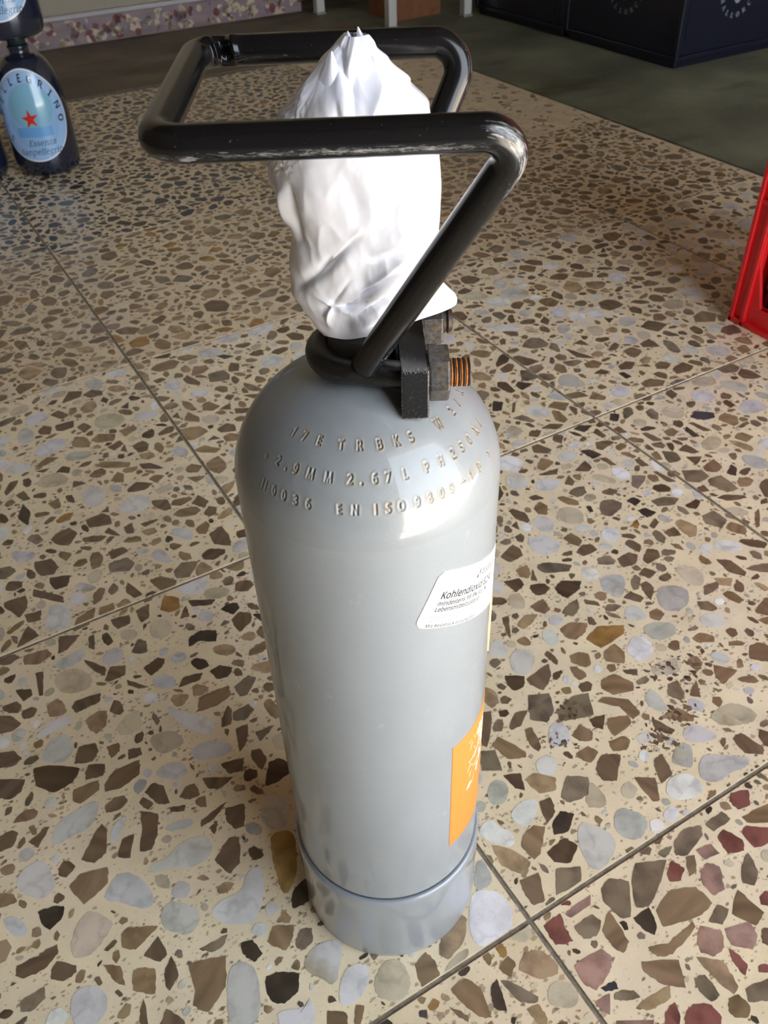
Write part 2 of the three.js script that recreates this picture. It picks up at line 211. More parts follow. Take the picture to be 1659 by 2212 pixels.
const TRACED = [   // stones whose place and outline can be read from the photograph: tile, kind, outline in millimetres
[-1,1,'b',[211,101,226,98,229,83,222,75,212,79,209,91]],[-1,1,'d',[218,73,235,66,229,53,218,55,216,66]],[-1,1,'b',[202,66,222,43,221,34,199,57]],[-1,1,'b',[175,63,194,62,192,46,183,37,179,46,174,58]],
[-1,1,'b',[187,38,202,36,197,24,188,27]],[-1,1,'b',[187,23,193,7,173,3,179,13]],[-1,0,'b',[207,397,223,389,209,378,201,378]],[-1,0,'b',[250,392,266,389,264,379,252,378]],[-1,0,'b',[272,391,285,392,280,377,272,374]],
[-1,1,'b',[277,29,284,7,276,6,272,18]],[-1,0,'k',[301,336,312,339,324,331,319,320,307,328,297,327]],[-1,0,'m',[176,391,195,388,197,380,186,375,174,381]],[-1,0,'g',[195,369,211,372,223,372,217,359,198,359]],
[-1,0,'g',[229,353,242,361,250,353,245,342,233,343]],[-1,0,'b',[218,360,231,343,228,334,222,343]],[-1,0,'b',[234,341,246,336,242,326,231,326,226,329]],[-1,0,'d',[257,325,271,330,276,325,271,318,260,314]],
[-1,0,'d',[303,294,312,295,320,287,313,280,304,283]],[-1,0,'b',[275,291,282,299,297,295,292,289]],[-1,0,'g',[259,312,270,311,277,301,272,292,260,298]],[-1,0,'c',[194,358,210,356,220,339,214,327,195,332,190,347]],
[-1,0,'b',[196,317,201,322,220,319,217,311,198,310]],[-1,0,'m',[285,273,310,272,308,262,294,258,280,261]],[-1,0,'s',[313,268,328,273,332,267,319,255,313,257]],[-1,0,'b',[242,321,255,304,247,307,241,316]],
[-1,0,'d',[162,358,173,353,173,346,165,343]],[-1,0,'b',[149,347,161,346,163,340,159,334,150,341]],[-1,0,'b',[143,340,153,335,159,323,152,319,140,323]],[-1,0,'b',[136,305,148,301,152,290,145,287,133,292]],
[-1,0,'t',[203,300,214,303,219,299,215,286,206,282,202,292]],[-1,0,'c',[219,281,242,291,238,267,221,270]],[-1,0,'g',[165,305,180,314,196,307,187,301,165,302]],[-1,0,'g',[166,287,176,298,189,292,186,274,177,270,164,279]],
[-1,0,'b',[184,265,191,278,203,275,203,266,197,260]],[-1,0,'m',[209,267,218,266,217,258,209,255]],[-1,0,'b',[222,256,231,253,230,246,220,247]],[-1,0,'g',[259,281,270,266,289,247,282,235,273,241,263,258]],
[-1,0,'b',[293,245,302,254,303,248,297,236,290,237]],[-1,0,'s',[303,246,316,247,318,239,307,234,300,239]],[-1,0,'b',[299,231,308,230,302,216,293,210,296,222]],[-1,0,'b',[301,207,307,205,308,194,301,187,298,199]],
[-1,0,'s',[310,220,325,218,310,210]],[-1,0,'c',[238,259,257,256,262,243,257,237,240,239]],[-1,0,'g',[260,231,276,232,291,221,287,212,264,218]],[-1,0,'g',[231,226,244,230,255,223,253,212,242,213]],
[-1,0,'b',[198,236,208,244,227,243,223,231,208,227,197,230]],[-1,0,'d',[157,277,168,274,187,259,179,250,165,249,155,262]],[-1,0,'b',[131,283,150,271,145,262,137,260,128,267]],[-1,0,'b',[189,254,193,259,204,253,200,244,188,247]],
[-1,0,'m',[178,244,196,242,194,234,179,230,175,235]],[-1,0,'b',[277,208,294,204,288,194,279,197]],[-1,0,'b',[261,204,281,193,267,189,261,195]],[-1,0,'b',[221,215,229,219,235,213,234,197,227,200]],
[-1,0,'m',[241,198,248,204,255,203,255,192,247,192]],[-1,0,'b',[215,209,219,212,224,203,219,200]],[-1,0,'b',[214,202,224,194,219,180,211,170,204,173,210,187]],[-1,0,'b',[232,194,243,190,241,186,232,190]],
[-1,0,'g',[156,218,165,226,194,228,183,209,167,208,154,208]],[-1,0,'b',[168,188,179,200,188,207,190,201,184,184,175,181]],[-1,0,'g',[188,191,195,202,205,205,200,197,192,187]],[-1,0,'b',[190,177,196,188,205,188,197,172]],
[-1,0,'g',[219,159,232,166,249,159,246,146,231,143,217,152,205,154,206,160]],[-1,0,'g',[223,181,235,181,244,177,241,172,227,176]],[-1,0,'b',[248,173,269,177,255,169,246,168]],[-1,0,'b',[266,173,279,169,272,153,266,154,263,165]],
[-1,0,'b',[251,165,258,167,255,161,252,158]],[-1,0,'b',[245,141,260,151,266,148,259,130,250,127]],[-1,0,'b',[140,220,154,225,156,224,145,212]],[-1,0,'b',[122,235,133,235,136,230,130,222,119,224]],
[-1,0,'m',[156,174,165,179,182,174,179,163,171,160,161,157]],[-1,0,'g',[178,160,186,166,195,162,202,145,201,133,193,134,182,146,173,153]],[-1,0,'g',[128,199,137,204,147,201,149,187,149,178,139,174,131,182,126,192]],
[-1,0,'k',[134,168,142,167,150,163,147,156,138,152,135,157]],[-1,0,'g',[113,175,120,174,126,164,126,157,117,159]],[-1,0,'c',[146,135,155,148,164,152,175,136,170,131,157,123,147,126]],
[-1,0,'m',[176,126,181,128,198,119,192,116,181,112,174,118]],[-1,0,'b',[184,106,196,113,197,99,192,97]],[-1,0,'g',[203,128,212,130,224,116,222,107,213,103,204,110,200,117]],[-1,0,'g',[231,111,239,113,252,112,262,123,271,121,266,106,256,93,250,89,235,97,230,106]],
[-1,0,'y',[286,139,300,133,293,112,284,99,275,94,275,104,280,128]],[-1,0,'k',[277,90,283,96,292,98,287,83,276,84]],[-1,0,'g',[261,96,267,96,270,89,259,86]],[-1,0,'t',[263,82,270,86,273,80,270,77]],
[-1,0,'k',[239,82,246,80,248,69,241,67,237,75]],[-1,0,'s',[215,92,234,91,229,86,221,86]],[-1,0,'m',[206,87,228,80,221,63,207,55,200,63,204,70]],[-1,0,'k',[244,56,252,54,262,47,257,38,247,36,241,41,241,50]],
[-1,0,'g',[227,72,236,72,241,62,235,42,227,34,214,41,221,62]],[-1,0,'m',[176,101,179,101,188,95,183,81,172,90]],[-1,0,'b',[193,92,199,97,199,84,191,78,190,83]],[-1,0,'m',[161,114,170,108,169,95,164,101]],
[-1,0,'b',[115,141,128,140,140,141,139,135,129,130,117,131,113,135]],[-1,0,'b',[133,128,137,131,147,122,146,118,137,117,131,122]],[-1,0,'g',[138,106,149,108,158,99,156,87,146,82,136,88]],
[-1,0,'s',[112,119,127,120,126,113,117,110,111,113]],[-1,0,'b',[172,77,176,82,174,65,170,68]],[-1,0,'b',[179,62,186,70,193,58,192,54]],[-1,0,'b',[164,122,172,125,173,123,166,120]],[-1,0,'b',[180,367,186,366,180,341,177,342]],
[-1,0,'d',[316,378,337,366,332,362,316,369]],[-1,0,'b',[302,361,312,373,310,359]],[-1,0,'b',[339,336,349,341,357,334,353,325,340,319]],[-1,0,'o',[291,381,300,395,310,385,306,372,296,373]],
[-1,0,'c',[274,360,280,372,292,367,294,356,286,346,275,351]],[-1,1,'b',[274,78,288,77,291,69,274,66]],[-1,1,'s',[270,62,287,61,291,49,283,42,267,50]],[-1,1,'g',[306,53,318,58,322,33,317,32,308,43]],
[-1,1,'s',[317,19,328,27,342,20,328,5,317,9]],[-1,1,'g',[194,131,216,115,212,106,197,108]],[-1,1,'g',[232,50,242,52,253,36,241,36]],[-1,1,'g',[203,25,211,38,226,27,217,1,198,9]],[-1,0,'b',[229,383,233,383,229,366,225,370]],
[-1,0,'s',[254,347,264,358,269,352,266,340,260,341]],[0,0,'s',[202,250,213,247,228,233,221,228,201,238,199,246]],[0,0,'d',[163,249,178,245,177,236,165,232,164,241]],[0,0,'b',[195,248,189,233,185,237]],
[0,0,'d',[196,218,207,223,222,213,214,206,198,203,195,211]],[0,0,'g',[237,207,253,205,258,194,238,178,232,184,231,197]],[0,0,'b',[270,193,281,196,286,186,275,183]],[0,0,'b',[262,182,270,183,270,173,257,163,258,172]],
[0,0,'b',[239,178,250,181,254,168,248,166]],[0,0,'e',[265,166,278,172,295,158,281,142,262,143,258,154]],[0,0,'c',[303,182,317,177,320,164,308,152,299,157,300,174]],[0,0,'b',[342,170,352,162,352,144,347,141,339,152]],
[0,0,'s',[308,152,322,149,317,143,300,143]],[0,0,'t',[322,154,336,145,327,139,320,145]],[0,0,'b',[322,108,341,114,345,111,329,97,321,105]],[0,0,'s',[189,196,205,198,200,189,189,184,183,192]],
[0,0,'m',[165,213,180,214,178,201,170,199,165,207]],[0,0,'t',[142,201,155,207,165,202,154,196,144,195]],[0,0,'b',[137,215,143,214,129,192,131,202]],[0,0,'m',[170,179,183,180,194,172,186,165,173,163,168,170]],
[0,0,'o',[181,159,198,165,218,154,212,147,185,145]],[0,0,'m',[184,141,198,143,199,132,190,123,179,133]],[0,0,'e',[227,144,241,144,255,134,247,123,227,127]],[0,0,'g',[231,168,243,167,242,152,236,149,223,157]],
[0,0,'m',[246,154,255,154,256,146,246,142,242,148]],[0,0,'m',[255,114,265,115,272,107,268,101,255,109]],[0,0,'g',[279,129,297,121,291,110,278,112,273,122]],[0,0,'b',[289,84,298,82,302,74,289,63,278,74]],
[0,0,'m',[249,85,261,71,241,67,241,75]],[0,0,'s',[205,90,213,89,210,77,202,73,197,82]],[0,0,'b',[211,73,226,81,217,67]],[0,0,'c',[205,109,228,108,230,99,219,93,201,102]],[0,0,'m',[163,120,176,120,183,105,178,99,162,104,158,114]],
[0,0,'b',[114,152,139,155,133,144,119,136,113,146]],[0,0,'d',[102,164,115,155,108,147,99,148,98,156]],[0,0,'g',[156,186,166,182,163,170,153,166,150,176]],[0,0,'g',[117,178,129,181,137,171,127,158,112,155,110,166]],
[0,0,'g',[107,195,120,199,121,186,115,179,103,187]],[0,0,'s',[106,139,121,132,114,117,102,111,93,120]],[0,0,'s',[114,115,133,120,147,116,137,98,114,105]],[0,0,'b',[75,122,87,131,97,128,84,119,75,120]],
[0,0,'b',[84,115,90,114,85,96,81,94,79,102]],[0,0,'b',[65,145,73,142,61,126,51,117,49,121]],[0,0,'m',[55,117,64,120,73,99,70,95,58,101]],[0,0,'s',[36,103,45,117,55,112,49,95]],[0,0,'m',[147,106,154,107,169,95,168,81,159,79,158,94]],
[0,0,'d',[131,97,144,94,134,84,129,90]],[0,0,'m',[143,90,159,84,155,77,137,75,138,84]],[0,0,'b',[184,119,195,114,191,108,184,115]],[0,0,'b',[111,65,119,68,130,61,113,46,105,51,106,60]],
[0,0,'m',[103,79,115,79,118,71,107,67,102,75]],[0,0,'g',[73,89,87,89,87,80,79,72,69,79]],[0,0,'g',[92,98,105,110,114,101,105,86,94,90]],[0,0,'m',[178,70,195,70,200,57,196,54,179,68]],
[0,0,'b',[172,72,179,56,174,54,166,64]],[0,0,'g',[180,90,192,95,190,75,184,71,177,80]],[0,0,'c',[209,53,235,52,243,34,232,30,210,40]],[0,0,'g',[180,51,194,54,203,37,197,34,180,41]],
[0,0,'e',[156,38,174,47,180,40,166,25,160,31]],[0,0,'g',[170,25,182,30,198,18,208,10,200,6,186,9,172,8,164,16]],[0,0,'w',[135,22,147,29,161,25,163,11,154,7,137,13]],[0,0,'b',[147,45,156,46,151,30,138,28,142,38]],
[0,0,'m',[125,42,138,34,128,19,123,21]],[0,0,'s',[77,62,86,68,98,59,89,48,74,50,71,57]],[0,0,'c',[97,58,99,42,93,34,80,42]],[0,0,'t',[58,81,67,82,78,71,72,63,60,67]],[0,0,'d',[47,92,59,87,53,74,48,79]],
[0,0,'e',[29,87,39,93,46,87,43,79,34,73,26,77]],[0,0,'w',[34,66,46,69,57,65,48,54,35,51,32,60]],[0,0,'b',[56,62,65,61,61,50,50,46]],[0,0,'k',[53,44,64,49,71,42,59,34,49,37]],[0,0,'w',[11,69,20,69,21,61,27,54,22,44,11,52,6,63]],
[0,0,'m',[31,48,42,50,48,45,33,31,27,30,25,42]],[0,0,'d',[37,30,54,32,58,23,46,16,37,22]],[0,0,'t',[9,53,18,45,24,30,15,24,6,38]],[0,0,'e',[95,29,104,28,112,13,99,4,89,8,86,19]],[0,0,'g',[66,33,73,35,83,18,79,8,61,1,54,6,58,22]],
[0,0,'b',[10,24,24,22,16,5,8,6,7,14]],[0,0,'s',[35,18,50,11,44,3,24,4]],[0,0,'w',[121,11,134,12,133,4,121,2]],[-1,0,'w',[374,29,382,34,395,25,395,11,386,1,371,-1,362,5,365,17]],[-1,0,'e',[393,49,399,48,395,31,380,33]],
[0,-1,'r',[174,398,186,393,178,384,168,386,168,394]],[0,-1,'m',[166,381,191,378,179,368,166,376]],[0,-1,'r',[141,379,149,381,154,369,149,363,138,367]],[0,-1,'r',[157,373,164,375,176,365,168,358,156,361]],
[0,-1,'s',[113,391,126,395,138,391,134,385,115,380,108,384]],[0,-1,'s',[141,390,158,391,159,384,142,383]],[0,-1,'p',[122,380,134,378,134,370,122,372]],[0,-1,'m',[113,380,119,378,112,369,105,369]],
[0,-1,'r',[94,378,103,383,107,375,99,370,92,373]],[0,-1,'p',[114,368,122,370,127,364,118,351,109,352,109,362]],[0,-1,'s',[70,385,82,394,101,385,85,375,69,368,62,372]],[0,-1,'s',[52,393,61,395,70,387,55,369,49,372,47,386]],
[0,-1,'m',[71,364,89,369,104,362,105,349,94,347,68,354]],[0,-1,'b',[110,338,125,347,128,328,117,325]],[0,-1,'s',[94,342,107,347,111,341,100,336]],[0,-1,'k',[56,368,69,368,66,358,60,353,56,360]],
[0,-1,'p',[21,392,43,393,39,388,23,388]],[0,-1,'r',[5,393,19,394,16,386,15,376,4,380]],[0,-1,'s',[21,383,36,383,38,377,29,371,21,374]],[0,-1,'m',[34,372,46,379,44,358,36,355,33,362]],
[0,-1,'m',[51,350,63,345,86,347,85,344,61,339,52,343]],[0,-1,'p',[79,337,88,343,97,334,91,326,82,325,76,331]],[0,-1,'p',[99,334,116,329,113,320,104,316,95,325]],[0,-1,'b',[119,322,124,320,115,312,112,316]],
[0,-1,'p',[6,365,27,364,29,357,22,351,8,347,4,354]],[0,-1,'m',[42,346,62,335,54,321,44,329,39,341]],[0,-1,'n',[11,347,21,346,20,341,12,344]],[0,-1,'t',[72,331,84,321,81,306,75,304,72,319]],
[0,-1,'s',[62,323,69,321,68,308,61,308,59,316]],[0,-1,'t',[30,329,47,327,43,322,28,323,21,328]],[0,-1,'r',[34,318,43,319,41,313,35,308,29,312]],[0,-1,'r',[43,311,51,313,60,307,60,299,55,296,38,306]],
[0,-1,'s',[83,303,100,300,91,291,79,297]],[0,-1,'p',[3,343,14,342,6,333,4,336]],[-1,-1,'t',[376,380,385,387,395,382,399,371,395,366,384,369]],[-1,-1,'c',[381,360,389,365,399,359,399,351,391,346,380,354]],
[0,-1,'p',[3,326,7,329,26,318,22,315]],[0,-1,'s',[138,356,150,361,146,349,136,343,131,348]],[-1,0,'m',[253,74,260,81,272,75,269,69,261,63,254,71]],[-1,0,'s',[269,66,275,70,281,67,277,59,269,58,267,62]],
[-1,0,'g',[267,52,277,57,290,54,293,48,286,39,277,29,272,37,266,46]],[-1,0,'g',[279,28,287,35,296,34,300,27,294,19,283,15,274,18]],[-1,0,'c',[299,21,310,27,318,23,319,11,313,3,303,3,295,12]],
[-1,0,'s',[305,38,312,32,304,30]],[-1,0,'g',[323,26,329,21,324,19]],[-1,0,'m',[324,15,334,18,336,9,333,-1,321,2]],[-1,0,'t',[346,20,366,25,367,21,356,10,343,7,340,12]],[-1,0,'c',[341,5,358,7,355,2,335,0]],
[-1,-1,'m',[335,392,346,393,351,384,347,367,341,371,336,384]],[-1,-1,'k',[356,381,362,383,360,374,356,365,351,371,353,376]],[-1,-1,'s',[363,381,367,379,377,362,375,360,366,365]],[-1,-1,'b',[329,385,336,375,334,372,330,379]],
[-1,0,'g',[241,35,256,28,263,32,257,15,239,26]],[-1,0,'b',[267,20,276,13,273,5,263,12]],[-1,0,'m',[283,14,287,11,278,2,277,6]],[-1,1,'b',[265,316,274,324,281,316,276,302,266,308]],[-1,1,'b',[285,317,306,315,302,302,289,301,283,306]],
[-1,1,'b',[305,300,314,304,320,292,309,284]],[-1,1,'b',[285,341,296,346,304,329,295,325]],[-1,1,'m',[343,267,361,268,362,259,346,252]],[-1,1,'b',[303,358,317,379,331,372,326,360]],[-1,1,'d',[343,338,349,345,353,336,348,329]],
[-1,1,'d',[359,311,371,318,366,304]],[-1,1,'m',[246,250,262,261,273,254,257,247]],[-1,1,'g',[244,324,255,333,262,316,256,298,241,300]],[-1,1,'e',[277,244,284,257,306,247,302,235,287,238]],
[-1,1,'m',[311,266,322,273,338,263,333,252,316,257]],[-1,1,'b',[323,243,339,248,340,239,327,233]],[-1,1,'b',[347,231,360,234,364,224,358,213,349,214]],[-1,1,'b',[333,229,341,239,339,222]],
[-1,1,'g',[278,183,291,185,300,173,291,150,278,151,274,167]],[-1,1,'k',[215,183,222,194,225,177,218,158,212,173]],[-1,1,'b',[209,224,218,238,226,237,221,227,210,217]],[-1,1,'b',[218,212,227,216,230,198,223,199]],
[-1,1,'d',[264,229,272,236,279,229,275,220]],[-1,1,'b',[245,243,260,240,252,235]],[-1,1,'b',[271,193,276,204,286,193]],[-1,1,'m',[243,181,255,185,253,168,247,168]],[-1,1,'b',[262,184,268,182,267,168,261,174]],
[-1,1,'o',[243,150,253,156,262,153,256,144,244,145]],[-1,1,'b',[334,129,348,122,347,105,339,107,333,118]],[-1,1,'b',[366,102,377,112,383,97,375,89]],[-1,1,'b',[371,81,380,90,386,83,381,74,374,74]],
[-1,1,'g',[306,140,322,149,335,134,331,121,312,118,299,130]],[-1,1,'b',[364,50,379,55,380,37,376,23,363,34]],[-1,1,'m',[356,64,369,70,370,61,362,52,356,55]],[-1,1,'b',[279,107,285,112,291,94,283,101]],
[-1,1,'b',[297,104,307,107,304,91,297,93]],[-1,1,'b',[313,100,330,99,329,96,315,94]],[-1,1,'b',[285,139,294,143,292,134]],[-1,1,'m',[308,183,319,194,324,187,319,173,312,178]],[-1,1,'m',[343,164,350,168,359,161,348,153]],
[-1,1,'b',[343,195,354,190,363,173,353,178,343,185]],[-1,1,'m',[382,160,390,165,399,155,390,147,381,153]],[-1,1,'m',[302,218,312,220,336,203,332,195,312,206]],[-1,1,'g',[376,198,393,205,396,186,387,177]],
[-1,1,'b',[378,237,392,244,401,242,393,231,378,233]],[0,1,'m',[12,246,22,260,29,243,26,233]],[0,1,'b',[3,260,12,266,10,251]],[-1,1,'g',[362,278,374,291,394,282,389,269]],[0,1,'b',[54,245,70,251,66,237]],
[0,1,'b',[70,237,88,227,83,220,67,226]],[0,1,'m',[37,192,46,195,56,185,48,177,37,182]],[0,1,'b',[20,195,30,200,34,190]],[0,1,'g',[18,330,31,337,40,325,28,310,16,318]],[0,1,'b',[10,347,21,348,25,341,13,338]],
[0,1,'b',[42,330,50,336,58,312,54,306,43,318]],[0,1,'b',[98,323,106,334,114,326,107,310,96,315]],[0,1,'n',[97,359,107,357,116,346,103,346]],[0,1,'g',[81,382,95,383,110,368,96,357,79,366]],
[-1,1,'w',[369,396,382,397,393,385,384,377,368,387]],[-1,1,'g',[338,391,351,392,360,380,350,361,338,374]],[0,1,'g',[39,299,61,293,54,280,36,288]],[0,1,'b',[68,263,75,269,81,263,73,255]],
[0,1,'b',[89,257,109,249,98,243]],[-1,1,'m',[377,146,396,137,383,132]],[1,1,'b',[60,240,68,241,59,222,52,223,53,232]],[1,1,'b',[85,205,99,214,99,202,88,193]],[1,1,'d',[160,167,171,160,157,153]],
[1,1,'g',[179,157,197,145,183,133,165,135,168,149]],[1,1,'b',[153,93,171,96,169,74,150,84]],[1,1,'b',[109,103,128,112,131,105,117,97]],[1,1,'b',[84,139,99,140,98,124]],[1,1,'b',[68,133,72,130,84,96,67,110]],
[1,1,'b',[-1,153,11,153,24,128,6,127,-3,135]],[1,1,'m',[64,94,79,95,84,83,72,77,61,85]],[1,1,'b',[95,68,110,71,118,63,104,54,91,60]],[1,1,'b',[59,70,73,74,78,63,70,61]],[1,1,'k',[84,56,91,54,92,41,83,42]],
[1,1,'b',[134,47,145,48,150,37,138,31,128,38]],[1,1,'b',[143,28,164,33,169,19,157,13,139,17]],[1,1,'b',[113,56,127,52,126,45]],[1,1,'e',[13,80,23,89,38,86,37,54,20,61,9,72]],[1,1,'m',[90,25,106,27,118,14,108,7,89,15]],
[0,1,'k',[366,99,374,106,387,92,367,88]],[1,1,'b',[-2,55,20,50,23,37,2,43]],[1,1,'m',[19,32,33,42,38,24,32,21]],[1,0,'b',[98,394,110,397,109,385,97,381]],[1,0,'k',[10,387,19,397,27,391,16,381]],
[0,1,'k',[313,72,326,88,334,80,322,67]],[0,0,'k',[366,396,376,398,388,390,372,385]],[0,1,'b',[338,16,351,18,363,9,351,5]],[0,1,'b',[317,12,326,19,336,13,325,5]],[0,0,'b',[334,392,343,401,349,392,338,382]],
[0,0,'b',[309,396,317,395,323,379,315,376,304,385]],[0,0,'k',[346,362,356,359,361,344,348,344]],[0,0,'b',[370,365,382,361,387,354,367,350,363,355]],[0,0,'b',[379,380,388,383,387,367,381,366]],
[1,0,'b',[-4,371,10,374,11,360,1,364]],[0,0,'b',[320,339,340,346,338,333,331,330,323,335]],[0,0,'b',[284,353,308,351,301,343]],[0,0,'b',[297,327,310,336,308,324,302,321]],[0,0,'g',[271,342,285,348,299,331,281,325,268,333]],
[1,0,'n',[87,344,100,351,115,336,109,329,95,332]],[1,0,'b',[116,304,133,306,132,301,117,300]],[1,0,'k',[64,330,71,334,70,313,63,315]],[1,0,'b',[78,338,83,335,88,314,80,317]],[1,0,'b',[22,351,28,348,32,329,22,333]],
[1,0,'m',[5,318,13,318,8,304,0,307]],[1,0,'b',[33,308,47,311,49,293,40,295]],[1,0,'b',[31,295,45,286,29,279]],[1,0,'m',[32,273,52,277,49,262,38,259,30,266]],[1,0,'k',[45,253,60,261,60,253,49,245]],
[1,0,'c',[62,305,84,308,85,295,67,286,55,293]],[1,0,'s',[22,256,38,254,36,229,22,231,17,249]],[1,0,'b',[8,231,18,230,33,219,32,215,13,222]],[1,0,'b',[0,252,12,252,10,242,-2,246]],[0,0,'b',[320,298,331,298,335,290,325,288,319,295]],
[0,0,'k',[331,275,341,275,343,267,333,264]],[0,0,'k',[330,258,339,257,343,246,330,245]],[0,0,'s',[351,262,367,259,376,250,366,245,350,252]],[0,0,'c',[324,323,337,322,346,305,338,299]],
[0,0,'m',[248,314,259,319,262,310,253,299,246,305]],[0,0,'b',[254,330,263,329,266,320,254,324]],[0,0,'o',[309,245,320,249,318,242,311,238]],[0,0,'b',[214,305,223,308,217,296]],[0,0,'b',[323,235,336,241,335,234,324,230]],
[0,0,'b',[329,222,342,222,340,210,328,214]],[0,0,'s',[375,219,391,219,391,202,378,197,370,209]],[1,0,'c',[1,216,14,211,18,198,8,198,-5,208]],[1,0,'b',[21,196,29,198,10,180,5,180]],[1,1,'w',[117,225,137,225,133,208,113,195,106,206]],
[1,1,'w',[20,239,59,212,49,201,17,222]],[1,1,'g',[93,183,109,182,107,168,87,163]],[0,1,'g',[303,34,316,39,320,23,304,16,296,22]],[0,0,'b',[355,342,361,338,362,322,356,326]],[0,0,'b',[383,320,389,318,389,304,381,307]],
[0,0,'b',[385,295,389,293,393,270,385,275]],[0,1,'s',[323,48,337,48,342,31,336,30]],[0,1,'m',[370,45,383,50,395,38,381,28]],[0,1,'b',[329,57,342,73,346,72,333,57]],
];
const soften = (q) => q.flatMap((p, i) => { const n = q[(i + 1) % q.length]; return [[p[0] * 0.78 + n[0] * 0.22, p[1] * 0.78 + n[1] * 0.22], [p[0] * 0.22 + n[0] * 0.78, p[1] * 0.22 + n[1] * 0.78]]; });
const chipsAll = [], GAP = 0.0017, HT = T / 2 - GAP;
const tileGeo = new THREE.BoxGeometry(2 * HT, 0.02, 2 * HT); tileGeo.translate(0, -0.01, 0);
{ const p = tileGeo.attributes.position, uv = tileGeo.attributes.uv; for (let i = 0; i < p.count; i++) uv.setXY(i, p.getX(i) / T + 0.5, p.getZ(i) / T + 0.5); }
function tileShape(du, dv) {   // a tile cut short along the concrete strip
  const g = tileGeo.clone(), p = g.attributes.position; for (let i = 0; i < p.count; i++) { if (p.getX(i) > 0) p.setX(i, -HT + du * T); if (p.getZ(i) < 0) p.setZ(i, HT - dv * T); } g.computeVertexNormals(); return g;
}
// a sparse grid of floor tiles reaching as far as the photograph shows
const GRID = 320, dirt = [], DIRT = [[212, 81, 254, 101, 58, 0.011], [207, 108, 230, 102, 46, 0.011], [116, 116, 136, 106, 50, 0.012], [149, 59, 205, 65, 71, 0.012], [156, 58, 174, 48, 33, 0.012], [95, 101, 101, 87, 29, 0.011]];
for (let v = -1; v <= 4; v++) for (let u = -4; u <= 2; u++) {
  const kind = paletteOf(u, v), du = u === 2 ? 0.79 : 1, tile = new THREE.Mesh(u === 2 ? tileShape(du, 1) : tileGeo, kind === 'fine' ? tileMats.fine : kind === 'tan' || kind === 'plain' || kind === 'dark' ? tileMats.tan : tileMats.cream);
  tile.name = numbered('tile'); tile.position.set((u + 0.5) * T, 0, -(v + 0.5) * T); tile.rotation.y = 0; tile.receiveShadow = true; floorGroup.add(tile);
  // is any of it in view?
  let seen = false; for (let i = 0; i <= 8; i++) for (let j = 0; j <= 8; j++) { const q = roomPoint(u + i / 8, v + j / 8).project(camera); if (Math.abs(q.x) < 1.9 && Math.abs(q.y) < 1.6 && q.z < 1) seen = true; }
  if (!seen) continue;
  const occ = new Uint8Array(GRID * GRID), H = T / 2, cell = T / GRID;
  const far = roomPoint(u + 0.5, v + 0.5).distanceTo(camera.position), least = Math.max(0.0022, far * 0.0026);
  const place = (q, gap, force) => {   // occupancy test on the raster, then mark
    let x0 = 1e9, x1 = -1e9, y0 = 1e9, y1 = -1e9; for (const p of q) { x0 = Math.min(x0, p[0]); x1 = Math.max(x1, p[0]); y0 = Math.min(y0, p[1]); y1 = Math.max(y1, p[1]); }
    const i0 = Math.max(0, Math.floor((x0 - gap + H) / cell)), i1 = Math.min(GRID - 1, Math.ceil((x1 + gap + H) / cell)), j0 = Math.max(0, Math.floor((y0 - gap + H) / cell)), j1 = Math.min(GRID - 1, Math.ceil((y1 + gap + H) / cell));
    let mx = 0, mz = 0; for (const p of q) { mx += p[0] / q.length; mz += p[1] / q.length; }
    const big = q.map((p) => { const d = Math.hypot(p[0] - mx, p[1] - mz) || 1, k = 1 + gap / d; return [mx + (p[0] - mx) * k, mz + (p[1] - mz) * k]; }), hit = [];
    for (let j = j0; j <= j1; j++) for (let i = i0; i <= i1; i++) if (inside(big, (i + 0.5) * cell - H, (j + 0.5) * cell - H)) { if (occ[j * GRID + i] && !force) return false; hit.push(j * GRID + i); }
    for (const h of hit) occ[h] = 1; return true;
  };
  const add = (q, key) => {
    q = clip(q, HT - 0.0002); if (q.length < 3 || Math.abs(area(q)) < 2e-6) return; if (u === 2 && q.some((p) => p[0] > -HT + du * T)) return;
    const [hex, grain] = C[key], col = new THREE.Color(hex), f = rr(0.86, 1.14); col.r *= f; col.g *= f * rr(0.97, 1.03); col.b *= f * rr(0.94, 1.06);
    let mx = 0, mz = 0; for (const p of q) { mx += p[0] / q.length; mz += p[1] / q.length; }
    const pr = q.map((p) => { const s = roomPoint(u + 0.5 + p[0] / T, v + 0.5 - p[1] / T).project(camera); return [s.x * 829, s.y * 1106]; });
    const c = pr.reduce((s, p) => [s[0] + p[0] / pr.length, s[1] + p[1] / pr.length], [0, 0]);
    chipsAll.push({ q, col, grain, tile, seen: Math.abs(c[0]) < 829 && Math.abs(c[1]) < 1106 ? Math.abs(area(pr)) : 0 });
  };
  for (const [tu, tv, key, pts] of TRACED) if (tu === u && tv === v) { const q = []; for (let i = 0; i < pts.length; i += 2) q.push([pts[i] / 1000 - H, H - pts[i + 1] / 1000]); place(q, 0.0009, true); add(C[key][2] > 0.5 ? soften(q) : q, key); }
  if (u === 0 && v === 0) for (const [ax, ay, bx, by, n, w] of DIRT) for (let k = 0; k < n; k++) { const t = rnd(), x = (ax + (bx - ax) * t) / 1000 - H + w * (rnd() + rnd() - 1), y = H - (ay + (by - ay) * t) / 1000 + w * (rnd() + rnd() - 1), L = rr(0.0007, 0.0011) + 0.0034 * rnd() ** 3; dirt.push({ q: chipPolygon(L, L * rr(0.3, 0.8), rnd() * 6.283, 0).map((p) => [p[0] + x, p[1] + y]), tile }); }
  const pal = PAL[kind]; let filled = 0; for (let i = 0; i < occ.length; i++) filled += occ[i];
  const scale = kind === 'fine' ? 0.75 : kind === 'pink' ? 1.15 : kind === 'dark' ? 0.9 : 1;
